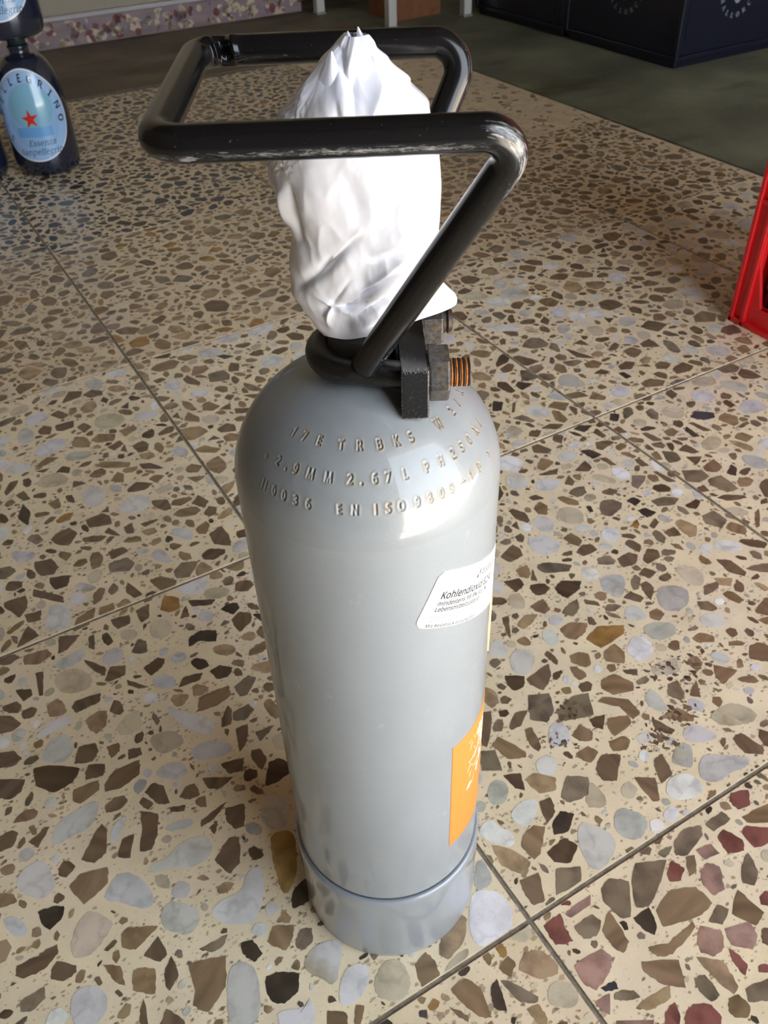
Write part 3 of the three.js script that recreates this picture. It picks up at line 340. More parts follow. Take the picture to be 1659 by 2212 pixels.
  for (const [L0, L1, tries, cover] of [[0.016, 0.02, 60, 0.12], [0.012, 0.016, 260, 0.30], [0.0085, 0.012, 900, 0.48], [0.0055, 0.0085, 1500, 0.60], [0.0035, 0.0055, 1500, 0.66], [0.002, 0.0035, 1400, 0.70]]) {
    if (L1 * scale < least) break;
    for (let k = 0; k < tries && filled / occ.length < cover * COVER[kind] / 0.6; k++) {
      const key = pal[Math.floor(rnd() * pal.length)], round = C[key][2], L = rr(L0, L1) * scale * (round > 0.5 ? 1.1 : 1), W = L * rr(round > 0.5 ? 0.6 : 0.4, 0.95);
      const x = rr(-H, H), y = rr(-H, H), q = chipPolygon(L, W, rnd() * 6.283, round).map((p) => [p[0] + x, p[1] + y]);
      if (place(q, 0.0008, false)) { filled += Math.abs(area(q)) / cell / cell; add(q, key); }
    }
  }
}
chipsAll.sort((a, b) => b.seen - a.seen);
const rest = [[], [], []];
chipsAll.forEach((c, i) => {
  if (c.seen > 160) {   // broken edges: each side gets a few small steps
    const q = c.q, o = []; for (let k = 0; k < q.length; k++) { const a = q[k], b = q[(k + 1) % q.length], dx = b[0] - a[0], dy = b[1] - a[1], l = Math.hypot(dx, dy); o.push(a); const edge = Math.max(Math.abs(a[0]), Math.abs(a[1])) > HT - 0.001 && Math.max(Math.abs(b[0]), Math.abs(b[1])) > HT - 0.001, n = edge ? 0 : Math.min(4, Math.floor(l / 0.0022)); for (let j = 1; j <= n; j++) { const t = (j + rr(-0.25, 0.25)) / (n + 1), w = rr(-1, 1) * Math.min(0.0005, l * 0.07) + 0.0004 * Math.sin(Math.PI * t) * Math.min(1, l / 0.01); o.push([a[0] + dx * t + dy / l * w, a[1] + dy * t - dx / l * w]); } }
    c.q = o;
  }
  const g = chipGeometry(c.q, c.col);
  if (i < 300) { const m = new THREE.Mesh(g, grainMats[c.grain]); m.name = numbered('stone_chip'); m.receiveShadow = true; c.tile.add(m); }
  else { g.translate(c.tile.position.x, 0, c.tile.position.z); rest[c.grain].push(g); }
});
{ const brown = new THREE.Color(0x85725d), g = mergeGeometries(dirt.map((d) => { const c = brown.clone().multiplyScalar(rr(0.6, 1.3)), k = chipGeometry(d.q, c); k.translate(d.tile.position.x, 0.00008, d.tile.position.z); return k; })); const m = new THREE.Mesh(g, grainMats[2]); m.name = 'dirt_specks'; m.userData.kind = 'stuff'; floorGroup.add(m); }
{ const g = mergeGeometries(rest.map((r) => mergeGeometries(r)), true); const m = new THREE.Mesh(g, grainMats); m.name = 'small_stone_chips'; m.userData.kind = 'stuff'; m.receiveShadow = true; floorGroup.add(m); }
{ // grout bed under the tiles and the bare concrete beyond them
  const g = new THREE.BoxGeometry(6.81 * T, 0.03, 6.06 * T); g.translate((-4 + 3.405) * T, -0.0162, -(-1.0 + 3.03) * T); { const p = g.attributes.position, uv = g.attributes.uv; for (let i = 0; i < p.count; i++) uv.setXY(i, p.getX(i) * 4, p.getZ(i) * 4); }
  mesh('grout', g, groutMat, floorGroup);
  const cm = (a, b, c) => noiseTexture(512, 512, (x, y) => { const f = 1 + 0.55 * fbm(x * 5, y * 5, 61, 5) + 0.12 * (rnd() - 0.5), st = Math.max(0, fbm(x * 3, y * 9, 71, 4) - 0.1); return [a * (f - st), b * (f - st * 1.1), c * (f - 1.3 * st)]; });
  const concrete = std({ map: cm(112, 112, 92), roughness: 0.75 }), concreteBrown = std({ map: cm(104, 92, 76), roughness: 0.6 });
  const part = (u0, u1, v0, v1, mat, y) => { const q = new THREE.BoxGeometry((u1 - u0) * T, 0.03, (v1 - v0) * T); q.translate((u0 + u1) / 2 * T, y - 0.015, -(v0 + v1) / 2 * T); const p = q.attributes.position, uv = q.attributes.uv; for (let i = 0; i < p.count; i++) uv.setXY(i, p.getX(i) * 0.9, p.getZ(i) * 0.9); mesh('concrete_slab', q, mat, floorGroup); };
  part(2.815, U1, -1.003, V2, concrete, 0.0); part(2.815, U1, V0 - 0.4, -1.003, std({ map: cm(205, 206, 208), roughness: 0.7 }), 0.0); part(U0, 2.815, 5.06, V2, concreteBrown, 0.0); part(U0, 2.815, V0 - 0.4, -1.003, std({ map: cm(205, 206, 208), roughness: 0.7 }), 0);
}

// ---------------------------------------------------------------- skirting of red terrazzo along the back wall
{
  const m = std({ map: noiseTexture(512, 128, (x, y) => { const f = 1 + 0.35 * fbm(x * 12, y * 3, 81, 4); return [142 * f, 122 * f, 122 * f]; }), roughness: 0.5 });
  const g = thing('baseboard_back', 0, V1, 0); structure(g);
  const W = (2.75 - U0) * T;
  mesh('skirting_board', box(W, 0.064, 0.014, 0.001, (U0 + 2.75) / 2 * T, 0.032, 0.007), m, g);
  mesh('ledge', box(W, 0.012, 0.02, 0.003, (U0 + 2.75) / 2 * T, 0.07, 0.01), std({ color: 0xb9b4b4, roughness: 0.5 }), g);
  const red = std({ color: 0x7a3f3b, roughness: 0.5 }), cream = std({ color: 0xc9b79c, roughness: 0.5 }), lilac = std({ color: 0x8d7c86, roughness: 0.5 });
  for (let i = 0; i < 260; i++) {
    const u = i < 190 ? rr(0.6, 2.74) : rr(-1.5, 0.6), r = rr(0.006, 0.017), y0 = rr(0.006, 0.058), q = chipPolygon(r, r * rr(0.5, 0.9), rnd() * 6.283, 0).map((p) => [p[0], Math.max(0.002, Math.min(0.062, p[1] + y0))]);
    if (Math.abs(area(q)) < 2e-5) continue;
    const cg = chipGeometry(q, new THREE.Color(1, 1, 1)); cg.rotateX(Math.PI / 2); cg.scale(1, -1, 1); const px = u * T; cg.translate(px, 0, 0.0142); cg.index.array.reverse(); cg.computeVertexNormals();
    const mm = mesh('stone_chip', cg, [red, cream, cream, lilac][i % 4], g);
  }
}

// ---------------------------------------------------------------- gas cylinder
const cyl = new THREE.Group(); cyl.name = 'gas_cylinder'; scene.add(cyl);
tag(cyl, 'grey steel gas cylinder with black tube handle standing on the terrazzo floor', 'gas cylinder');
const RB = 0.0531, YS = 0.338, HB = 0.047;
const paint = (o) => phy({ color: 0x9a9da0, roughness: 0.42, clearcoat: 0.7, clearcoatRoughness: 0.07, ...o });
const bodyMap = (() => { return noiseTexture(1024, 1024, (x, y) => { const f = 1 + 0.05 * fbm(x * 9, y * 5, 91, 4) + 0.03 * (rnd() - 0.5), w = Math.max(0, fbm(x * 30, y * 22, 95, 3) - 0.32) * 1.2; return [145 * f + 70 * w, 151 * f + 68 * w, 155 * f + 60 * w]; }); })();
{
  const prof = [[0.0519, 0.0690], [0.0520, 0.0728], [0.0523, 0.0733], [0.0529, 0.0737], [RB, 0.074]]; for (let i = 1; i <= 20; i++) prof.push([RB, 0.074 + (YS - 0.074) * i / 20]);
  mesh('body', lathe(prof, 128, (a, y) => [a, y / 0.334]), paint({ map: bodyMap, color: 0xffffff }), cyl);
  const dome = []; for (let i = 0; i <= 40; i++) { const t = i / 40 * 1.36; dome.push([RB * Math.cos(t), YS + HB * Math.sin(t)]); }
  // stamped lettering as relief in the shoulder's paint: canvas spans 220 degrees round the front, and the arc from barrel to neck
  const W = 2048, H = 768, SPAN = 220 / 360 * 2 * Math.PI * RB, ARC = 0.068, ppm = W / SPAN, arcs = [0]; for (let i = 1; i <= 40; i++) arcs.push(arcs[i - 1] + Math.hypot(dome[i][0] - dome[i - 1][0], dome[i][1] - dome[i - 1][1]));
  const arcAt = (y) => { const t = Math.asin((y - YS) / HB) / 1.36 * 40, i = Math.floor(t); return arcs[i] + (arcs[i + 1] - arcs[i]) * (t - i); };
  const ROWS = [[0.3727, '1:-43.6 7:-36 E:-26.2 T:-13 R:-3 B:8.1 K:17.8 S:26.8 W:47 2:62 /:72 X:84'], [0.3642, '2:-44.8 .:-39.5 9:-34 M:-26 M:-17.2 2:-7.1 .:-2 6:4 7:10 L:18 P:29 H:37 2:45 5:51.6 0:58.6 X:67 /:74'], [0.3549, 'I:-49.6 I:-47.6 0:-42.4 0:-36.8 3:-30.8 6:-24.8 E:-11.4 N:-5 I:3.4 S:8.6 O:14 9:20.9 8:26.6 0:32.3 9:37.6 -:44.2 1:50.4 P:56.4 >:67']];
  const ink = canvas(W, H, (c) => {
    c.fillStyle = '#000'; c.fillRect(0, 0, W, H); c.fillStyle = c.strokeStyle = '#fff'; c.textAlign = 'center'; c.textBaseline = 'middle';
    for (const [y, row] of ROWS) for (const part of row.split(' ')) {
      const [ch, deg] = part.split(':'), px = W / 2 + deg / 110 * W / 2, py = H - arcAt(y) / ARC * H, squeeze = RB / (RB * Math.sqrt(1 - ((y - YS) / HB) ** 2));
      c.save(); c.translate(px, py); c.rotate((rnd() - 0.5) * 0.2); c.scale(squeeze * 0.62, 1); c.globalAlpha = rr(0.75, 1);
      c.lineWidth = 5; c.lineCap = 'round'; c.font = '54px sans-serif';
      if (ch === '.') { c.beginPath(); c.arc(0, 17, 7, 0, 7); c.fill(); } else if (ch === 'I' || ch === '1' || ch === '-') { c.lineWidth = 9; c.beginPath(); if (ch === '-') { c.moveTo(-20, 0); c.lineTo(20, 0); } else { c.moveTo(0, -19); c.lineTo(0, 19); if (ch === '1') { c.moveTo(0, -19); c.lineTo(-12, -9); } } c.stroke(); } else { c.strokeText(ch, 0, 0); c.fillText(ch, 0, 0); } c.restore();
    }
    c.beginPath(); c.arc(W / 2 - 53.3 / 110 * W / 2, H - arcAt(0.3631) / ARC * H, 12, 0, 7); c.globalAlpha = 0.7; c.fill();
  });
  const src = ink.getContext('2d').getImageData(0, 0, W, H).data, f = new Float32Array(W * H); for (let i = 0; i < f.length; i++) f[i] = src[i * 4] / 255;
  const b1 = blur(blur(f, W, H, 3), W, H, 3), b2 = blur(blur(f, W, H, 9), W, H, 7);
  const bump = new Uint8Array(W * H * 4), col = new Uint8Array(W * H * 4);
  for (let y = 0; y < H; y++) for (let x = 0; x < W; x++) {
    const i = y * W + x, o = ((H - 1 - y) * W + x) * 4, h = 150 - 110 * b1[i] + 95 * b2[i] + 5 * fbm(x / 60, y / 60, 3, 3) + 4 * (rnd() - 0.5);
    bump[o] = bump[o + 1] = bump[o + 2] = Math.max(0, Math.min(255, h)); bump[o + 3] = 255;
    const rustZone = Math.max(0, Math.min(1, 0.42 + 1.1 * fbm(x / 130, y / 90, 51, 3) + 0.5 * (x / W - 0.5))), ring = Math.max(0, b2[i] * 1.6 - b1[i] * 0.9), s = Math.min(1, ring * 4.2) * rustZone * (0.55 + 0.9 * Math.abs(fbm(x / 14, y / 14, 7, 3))) * 0.9, dust = rnd() < 0.012 * (0.3 + 2 * Math.max(0, x / W - 0.45)) ? 0.35 : 0;
    const g = 1 + 0.06 * fbm(x / 180, y / 120, 91, 4); let R = 142 * g, G = 147 * g, B = 150 * g;
    R += (168 - R) * s; G += (133 - G) * s; B += (84 - B) * s; R += (215 - R) * dust; G += (208 - G) * dust; B += (190 - B) * dust;
    col[o] = R; col[o + 1] = G; col[o + 2] = B; col[o + 3] = 255;
  }
  const mk = (d, srgb) => { const t = new THREE.DataTexture(d, W, H); t.wrapS = t.wrapT = THREE.ClampToEdgeWrapping; t.magFilter = t.minFilter = THREE.LinearFilter; if (srgb) t.colorSpace = THREE.SRGBColorSpace; t.needsUpdate = true; return t; };
  mesh('shoulder', lathe(dome, 160, (a, y, s) => [0.5 + (a - 0.5) * 360 / 220, s / ARC]), paint({ map: mk(col, true), color: 0xffffff, bumpMap: mk(bump, false), bumpScale: 0.0019 }), cyl);
  const neck = [[0.0125, 0.378], [0.0121, 0.3985], [0.0116, 0.3995], [0.0005, 0.3995]];
  mesh('neck', lathe(neck, 48), phy({ color: 0x4a4a48, roughness: 0.5, metalness: 0.3 }), cyl);
  const boot = [[0.0005, 0.0005], [0.05, 0.0005], [0.0538, 0.0006], [0.0545, 0.0016], [0.0547, 0.004], [0.0552, 0.066], [0.0552, 0.0688], [0.0548, 0.0705], [0.0539, 0.0713], [0.0530, 0.0713], [0.0522, 0.0708], [0.0520, 0.0698]];
  const dense = []; boot.forEach((p, i) => { dense.push(p); if (i === 4) for (let k = 1; k < 8; k++) dense.push([p[0] + (boot[5][0] - p[0]) * k / 8, p[1] + (boot[5][1] - p[1]) * k / 8]); });
  mesh('foot_ring', lathe(dense, 128), phy({ color: 0x90969b, roughness: 0.36, clearcoat: 0.9, clearcoatRoughness: 0.06 }), cyl).userData.label = 'grey plastic foot ring';
}
// stickers: sheets that follow the barrel, 0.25 mm thick at their edge. shape(a, b) -> [arc metres from the front, y]
function sticker(name, pts, mat, label, uvBox, lift = 0.00025) {
  const sh = new THREE.Shape(); pts.forEach((p, i) => (i ? sh.lineTo(p[0], p[1]) : sh.moveTo(p[0], p[1]))); sh.closePath();
  const [x0, x1, y0, y1] = uvBox, n = 70, pos = [], uv = [], ix = [], at = (a, y, r) => pos.push(r * Math.sin(a / RB), y, r * Math.cos(a / RB));
  // scan rows: left and right end of the outline at each height
  const rows = []; for (let j = 0; j <= n; j++) { const y = y0 + (y1 - y0) * (0.0005 + 0.999 * j / n), xs = []; for (let i = 0; i < pts.length; i++) { const p = pts[i], q = pts[(i + 1) % pts.length]; if ((p[1] > y) !== (q[1] > y)) xs.push(p[0] + (q[0] - p[0]) * (y - p[1]) / (q[1] - p[1])); } xs.sort((a, b) => a - b); rows.push([y, xs[0], xs[xs.length - 1]]); }
  const m = 40; for (const [y, a, b] of rows) for (let i = 0; i <= m; i++) { const x = a + (b - a) * i / m; at(x, y, RB + lift); uv.push((x - x0) / (x1 - x0), (y - y0) / (y1 - y0)); }
  for (let j = 0; j < n; j++) for (let i = 0; i < m; i++) { const a = j * (m + 1) + i, b = a + 1, c = a + m + 1, d = c + 1; ix.push(a, b, d, a, d, c); }
  const rim = []; for (let i = 0; i <= m; i++) rim.push(i); for (let j = 1; j <= n; j++) rim.push(j * (m + 1) + m); for (let i = m - 1; i >= 0; i--) rim.push(n * (m + 1) + i); for (let j = n - 1; j > 0; j--) rim.push(j * (m + 1));
  const base = pos.length / 3; for (const k of rim) { const x = pos[k * 3], y = pos[k * 3 + 1], z = pos[k * 3 + 2], r = Math.hypot(x, z), f = (RB - 0.0002) / r; pos.push(x * f, y, z * f); uv.push(uv[k * 2], uv[k * 2 + 1]); }
  for (let i = 0; i < rim.length; i++) { const j = (i + 1) % rim.length; ix.push(rim[i], base + i, base + j, rim[i], base + j, rim[j]); }
  const g = new THREE.BufferGeometry(); g.setAttribute('position', new THREE.Float32BufferAttribute(pos, 3)); g.setAttribute('uv', new THREE.Float32BufferAttribute(uv, 2)); g.setIndex(ix); g.computeVertexNormals();
  const o = mesh(name, g, mat, cyl); o.userData.label = label; return o;
}
{
  const rad = (d) => d * Math.PI / 180 * RB;
  // white sticker, turned a quarter of a right angle clockwise: work in its own frame, then turn
  const CX = 0.0505, CY = 0.2945, w = 0.064, h = 0.029, turn = -0.42, ct = Math.cos(turn), st = Math.sin(turn), pts = [];
  const rc = 0.0045; for (const [sx, sy, a0] of [[1, -1, -90], [1, 1, 0], [-1, 1, 90], [-1, -1, 180]]) for (let k = 0; k <= 6; k++) { const a = (a0 + k * 15) * Math.PI / 180, x = sx * (w / 2 - rc) + rc * Math.cos(a), y = sy * (h / 2 - rc) + rc * Math.sin(a); pts.push([CX + x * ct - y * st, CY + x * st + y * ct]); }
  const xs = pts.map((p) => p[0]), ys = pts.map((p) => p[1]), bx = [Math.min(...xs), Math.max(...xs), Math.min(...ys), Math.max(...ys)], W = 2048, H = Math.round(W * (bx[3] - bx[2]) / (bx[1] - bx[0])), k = W / (bx[1] - bx[0]);
  const art = canvas(W, H, (c) => {
    c.fillStyle = '#e2e2e2'; c.fillRect(0, 0, W, H); c.translate((CX - bx[0]) * k, H - (CY - bx[2]) * k); c.rotate(-turn); c.scale(k / 1000, k / 1000); c.fillStyle = c.strokeStyle = '#15171a'; c.lineWidth = 5; c.textAlign = 'left'; c.translate(-3.6, 0);   // millimetres from the sticker's middle, y down
    const t = (s, x, y, size, font = 'sans-serif', style = '') => { c.font = style + ' 100px ' + font; c.save(); c.translate(x, y); c.scale(size / 100, size / 100); c.fillText(s, 0, 0); if (size > 3) c.strokeText(s, 0, 0); c.restore(); };
    t('Kohlendioxid E290', -22.5, -0.6, 4.7); t('mindestens 99,9% Vol. %', -22.5, 2.8, 3.05); t('Lebensmittelzustand', -22.5, 5.8, 3.05);
    c.fillStyle = '#5a5c60'; t('EGGER GASE GmbH, Werner-Haas-Str. 6', -23, 9.3, 2.1); t('86153 Augsburg, Telefon (0821) 56 70 20', -23, 11.5, 2.1); c.fillStyle = '#26282c'; t('Mit Restdruck zurückgeben', -23.5, 13.9, 2.3, 'sans-serif', 'bold');
    t('EGGER GASE', 1.8, -7.2, 3.4, 'serif'); c.fillStyle = '#8a8c90'; t('Technische Gase', 2.2, -5.6, 1.3);
    c.save(); c.translate(-1.2, -6.4); c.scale(0.62, 0.62); c.translate(0, 4.2); c.fillStyle = '#1c1e22'; c.beginPath(); c.moveTo(-1.3, -6.6); c.bezierCurveTo(-2.4, -5, -1.4, -3.9, -0.4, -4.2); c.bezierCurveTo(0.7, -4.6, 0.2, -6.1, -0.9, -8.2); c.fill(); c.beginPath(); c.moveTo(1.4, -12); c.bezierCurveTo(0, -9, 0.7, -8.3, 1, -5.6); c.bezierCurveTo(2.4, -7, 2.2, -9, 1.4, -12); c.fill(); c.restore();
    c.save(); c.translate(-24.6, 10.5); c.rotate(-Math.PI / 2); c.fillStyle = '#7a7c80'; t('Hergestellt: EU-5/07  0345', 0, 0, 2.0); c.restore();
  });
  sticker('white_sticker', pts, std({ map: tex(art, true, THREE.ClampToEdgeWrapping), roughness: 0.45 }), 'white sticker printed Kohlendioxid E290', bx);
  const op = [[rad(39.2), 0.106], [rad(39.2), 0.1975], [rad(118), 0.1975], [rad(118), 0.106]], ob = [rad(39.2), rad(118), 0.106, 0.1975];
  const oart = canvas(1024, 1024, (c) => {
    c.fillStyle = '#e88a3a'; c.fillRect(0, 0, 1024, 1024); c.strokeStyle = c.fillStyle = '#fbf1e4'; c.lineCap = 'round';
    for (let i = 0; i < 60; i++) { const x = 180 + rnd() * 300, y = 130 + rnd() * 480 - 0.1 * x, l = rnd() * rnd() * 130, a = -0.75 + rr(-0.25, 0.25); c.lineWidth = 4 + rnd() * rnd() * 16; c.beginPath(); c.moveTo(x, y); c.lineTo(x + Math.cos(a) * l, y + Math.sin(a) * l); c.stroke(); }
    for (let i = 0; i < 46; i++) { const x = 330 + rnd() * 230, y = 90 + rnd() * 420, r = 6 + rnd() * rnd() * 44; c.beginPath(); for (let j = 0; j < 7; j++) { const b = j / 7 * 6.283, q = r * (0.4 + rnd()); c.lineTo(x + Math.cos(b) * q * 0.7, y + Math.sin(b) * q * 1.6); } c.fill(); }
  });
  sticker('orange_sticker', op, std({ map: tex(oart, true, THREE.ClampToEdgeWrapping), roughness: 0.5 }), 'orange sticker scratched white', ob);
  const pp = [[rad(70), 0.2], [rad(88), 0.235], [rad(76), 0.272], [rad(140), 0.272], [rad(140), 0.2]];
  sticker('pale_orange_sticker', [[rad(81), 0.228], [rad(77), 0.246], [rad(79), 0.267], [rad(135), 0.267], [rad(135), 0.228]], std({ color: 0xf6cf96, roughness: 0.5 }), 'pale orange sticker', [rad(76), rad(135), 0.228, 0.267], 0.0006);
}
// ---- handle: one bent rod, clamped to the neck by a U-bolt and a plate
const blackPaint = (o) => phy({ color: 0x0e0e10, roughness: 0.2, ...o });
{
  const Y = 0.479, RR = 0.0049;
  const P = [V3(0.0009, 0.3935, 0.0180), V3(0.047, Y, 0.049), V3(-0.0495, Y, 0.0485), V3(-0.0512, Y, -0.048), V3(0.042, Y, -0.048), V3(-0.0010, 0.390, -0.0168)];
  const path = resample(fillet(P, [0, 0.0076, 0.0095, 0.0085, 0.0085, 0], 16), 0.0007);
  // the rear left bend is kinked: its inner side has buckled
  const K = V3(-0.0425, Y, -0.0462), inward = V3(0.42, 0.42, 0.8).normalize();
  const kink = (p, dir, s, c) => {
    const near = Math.abs(c.z + 0.048) < 0.012 && c.x < -0.02 ? 1 : 0; if (!near) return;
    const d = c.x - K.x + 0.25 * (p.y - Y), f = Math.max(0, dir.dot(inward)), tri = (x, w) => Math.max(0, 1 - Math.abs(x) / w);
    p.addScaledVector(dir, f ** 1.1 * (-0.0068 * tri(d - 0.0006, 0.0034) + 0.0016 * tri(d + 0.0004, 0.0008) + 0.0011 * tri(d - 0.0044, 0.0018) + 0.001 * tri(d + 0.0038, 0.0018)));
  };
  const geo = sweep(path, RR, 40, kink), F = geo.userData.frames, LEN = F[F.length - 1].s; delete geo.userData.frames;
  { const uv = geo.attributes.uv; for (let i = 0; i < uv.count; i++) uv.setX(i, uv.getX(i) / LEN); }
  const frameNear = (x, y, z) => F.reduce((b, f) => (f.p.distanceTo(V3(x, y, z)) < b.p.distanceTo(V3(x, y, z)) ? f : b));
  const W = 2048, H = 256, art = canvas(W, H, (c) => {
    c.fillStyle = '#0f0f11'; c.fillRect(0, 0, W, H);
    for (let i = 0; i < 1400; i++) { c.globalAlpha = 0.2 + 0.4 * rnd(); c.fillStyle = '#8b8b86'; const r = 0.5 + rnd() * 1.2; c.fillRect(rnd() * W, rnd() * H, r, r); }
    // scuffs: [place, outward direction], reach along and round the rod, how many, strength
    const scuff = (pl, dir, ds, da, n, a, big = 1) => { const f = frameNear(...pl), ang = Math.atan2(V3(...dir).dot(f.B), V3(...dir).dot(f.N)); for (let i = 0; i < n; i++) { const s = f.s + ds * (rnd() + rnd() - 1), v = ang + da * (rnd() + rnd() - 1); c.globalAlpha = a * (0.25 + 0.75 * rnd()); c.fillStyle = ['#8f9192', '#b9b9b6', '#6f706f'][Math.floor(rnd() * 3)]; const x = s / LEN * W, y = (1 - ((v / 6.2832) % 1 + 1) % 1) * H; c.beginPath(); c.ellipse(x, y, (0.6 + rnd() * rnd() * 9) * big, (0.4 + rnd() * 1.1) * big, (rnd() - 0.5) * 0.6, 0, 7); c.fill(); } };
    scuff([0, Y, 0.048], [0, -0.45, 1], 0.042, 0.26, 700, 0.42); scuff([0.02, Y, 0.048], [0, -0.5, 1], 0.02, 0.2, 220, 0.4);
    scuff([-0.04, Y, 0.048], [-0.1, -0.6, 1], 0.003, 0.25, 60, 0.7); scuff([-0.045, Y, 0.048], [-0.3, -0.6, 1], 0.002, 0.2, 30, 0.6);
    scuff([0.041, 0.475, 0.047], [0.7, 0.0, 0.8], 0.009, 0.55, 420, 0.6); scuff([0.04, 0.468, 0.046], [0.8, -0.2, 0.6], 0.006, 0.4, 160, 0.55);
    scuff([0.03, 0.448, 0.04], [0.8, -0.3, 0.6], 0.012, 0.3, 26, 0.8); scuff([0.02, 0.43, 0.034], [0.8, -0.3, 0.6], 0.02, 0.4, 30, 0.7); scuff([0.006, 0.403, 0.022], [0.5, -0.6, 0.7], 0.006, 0.5, 24, 0.9);
    scuff([0.037, 0.47, -0.046], [0.9, 0, 0.5], 0.008, 0.4, 60, 0.5); scuff([-0.03, Y, -0.048], [0, -0.3, 1], 0.02, 0.3, 40, 0.4);
    c.globalAlpha = 1;
  });
  const handle = mesh('carry_handle', geo, blackPaint({ map: tex(art), color: 0xffffff }), cyl); handle.userData.label = 'black bent tube handle with worn paint';
  // U-bolt round the neck
  const YB = 0.390, RN = 0.0157, RU = 0.0187, ring = [V3(0.024, YB, -RU), V3(0.013, YB, -RU)]; for (let i = 0; i <= 40; i++) { const a = -Math.PI / 2 - i / 40 * Math.PI; ring.push(V3(RN * Math.cos(a), YB, RN * Math.sin(a))); } ring.push(V3(0.013, YB, RU), V3(0.024, YB, RU));
  const dustMap = noiseTexture(256, 256, (x, y) => { const d = Math.max(0, fbm(x * 20, y * 12, 5, 4)) * 60, f = rnd() < 0.02 ? 60 : 0; return [15 + d + f, 15 + d * 0.92 + f, 15 + d * 0.8 + f]; });
  const ubolt = mesh('u_bolt', sweep(resample(ring, 0.0012), 0.0049, 28), blackPaint({ map: dustMap, color: 0xffffff, roughness: 0.34 }), handle); ubolt.geometry.userData = {};
  { const uv = ubolt.geometry.attributes.uv; for (let i = 0; i < uv.count; i++) uv.setX(i, uv.getX(i) * 20); }
  const plateMap = noiseTexture(512, 512, (x, y) => { const d = Math.max(0, fbm(x * 14, y * 14, 45, 4) - 0.12) * 40, sc = Math.max(0, 0.02 - Math.abs(fbm(x * 5, y * 5, 49, 4))) * 2200 * (fbm(x * 9, y * 9, 2, 2) > 0.05 ? 1 : 0), f = rnd() < 0.012 ? 70 : 0; const e = Math.min(x, 1 - x, y, 1 - y), wr = e < 0.045 && fbm(x * 30, y * 30, 9, 3) > -0.06 + e * 6 ? 50 + 60 * rnd() : 0; const g = 15 + d + sc + f + wr; return [g, g, g * 1.02]; });
  const plate = mesh('clamp_plate', box(0.0097, 0.0194, 0.0560, 0.0008, 0.01805, 0.38685, 0), blackPaint({ map: plateMap, color: 0xffffff, roughness: 0.26 }), handle); plate.userData.label = 'black steel clamp plate';
  const steelMap = noiseTexture(256, 256, (x, y) => { const f = 1 + 0.7 * fbm(x * 16, y * 16, 65, 4) + 0.25 * (rnd() - 0.5), r = Math.max(0, fbm(x * 9, y * 9, 67, 4) - 0.02) * 2.2; return [74 * f + 26 * r, 71 * f + 10 * r, 68 * f - 12 * r]; });
  const steel = std({ map: steelMap, metalness: 0.45, roughness: 0.48, bumpMap: steelMap, bumpScale: 0.0002 }), rustMap = noiseTexture(128, 128, (x, y) => { const f = 1 + 0.6 * fbm(x * 14, y * 14, 77, 3) + 0.2 * (rnd() - 0.5); return [176 * f, 98 * f, 34 * f]; }), rust = std({ map: rustMap, roughness: 0.85 });
  const threadSteel = std({ map: steelMap, color: 0xb9aa9a, metalness: 0.4, roughness: 0.5 });
  const hex = (x0, len, z, turn) => {
    const sh = new THREE.Shape(); for (let i = 0; i <= 6; i++) { const a = i / 6 * 2 * Math.PI + turn, r = 0.0098; i ? sh.lineTo(r * Math.cos(a), r * Math.sin(a)) : sh.moveTo(r * Math.cos(a), r * Math.sin(a)); }
    const g = new THREE.ExtrudeGeometry(sh, { depth: len - 0.0016, bevelEnabled: true, bevelThickness: 0.0008, bevelSize: 0.0006, bevelSegments: 2, bevelOffset: -0.0006 }); g.translate(0, 0, 0.0008); g.rotateY(Math.PI / 2); g.translate(x0, YB, z);
    const uv = g.attributes.uv; for (let i = 0; i < uv.count; i++) uv.setXY(i, uv.getX(i) * 40 + z * 30, uv.getY(i) * 40); return g;
  };
  const thread = (x0, x1, z, rusty) => {
    const prof = [[0.0004, x0 - 0.004]], p = 0.0017; for (let x = x0 - 0.004; x < x1 - 0.0006; x += p / 4) { const k = Math.round((x - x0) / (p / 4)) & 3; prof.push([[0.0043, 0.0049, 0.0049, 0.0043][k], x]); } prof.push([0.0042, x1 - 0.0004], [0.0037, x1], [0.0004, x1]);
    const g = lathe(prof, 32); g.rotateZ(-Math.PI / 2); g.translate(0, YB, z); const m = mesh('threaded_end', g, rusty ? rust : threadSteel, handle); if (rusty) m.userData.label = 'rusty orange threaded bolt end';
    if (rusty) { const q = []; for (let x = x0 - 0.001; x < x1; x += p) { const t = new THREE.TorusGeometry(0.00462, 0.00045, 6, 32); t.rotateY(Math.PI / 2); t.translate(x + p * 0.4, YB, z); q.push(t); } q.push(new THREE.CylinderGeometry(0.0046, 0.0047, 0.0016, 28).rotateZ(-Math.PI / 2).translate(x1 - 0.0006, YB, z)); mesh('thread_crest', mergeGeometries(q.map((t) => t.toNonIndexed())), threadSteel, handle); }
  };
  mesh('hex_nut', hex(0.0229, 0.0072, RU, 0.12), steel, handle); mesh('hex_nut', hex(0.0229, 0.0078, -RU, 0.5), steel, handle);
  thread(0.0305, 0.0372, RU, true); thread(0.0307, 0.0345, -RU, false);
}

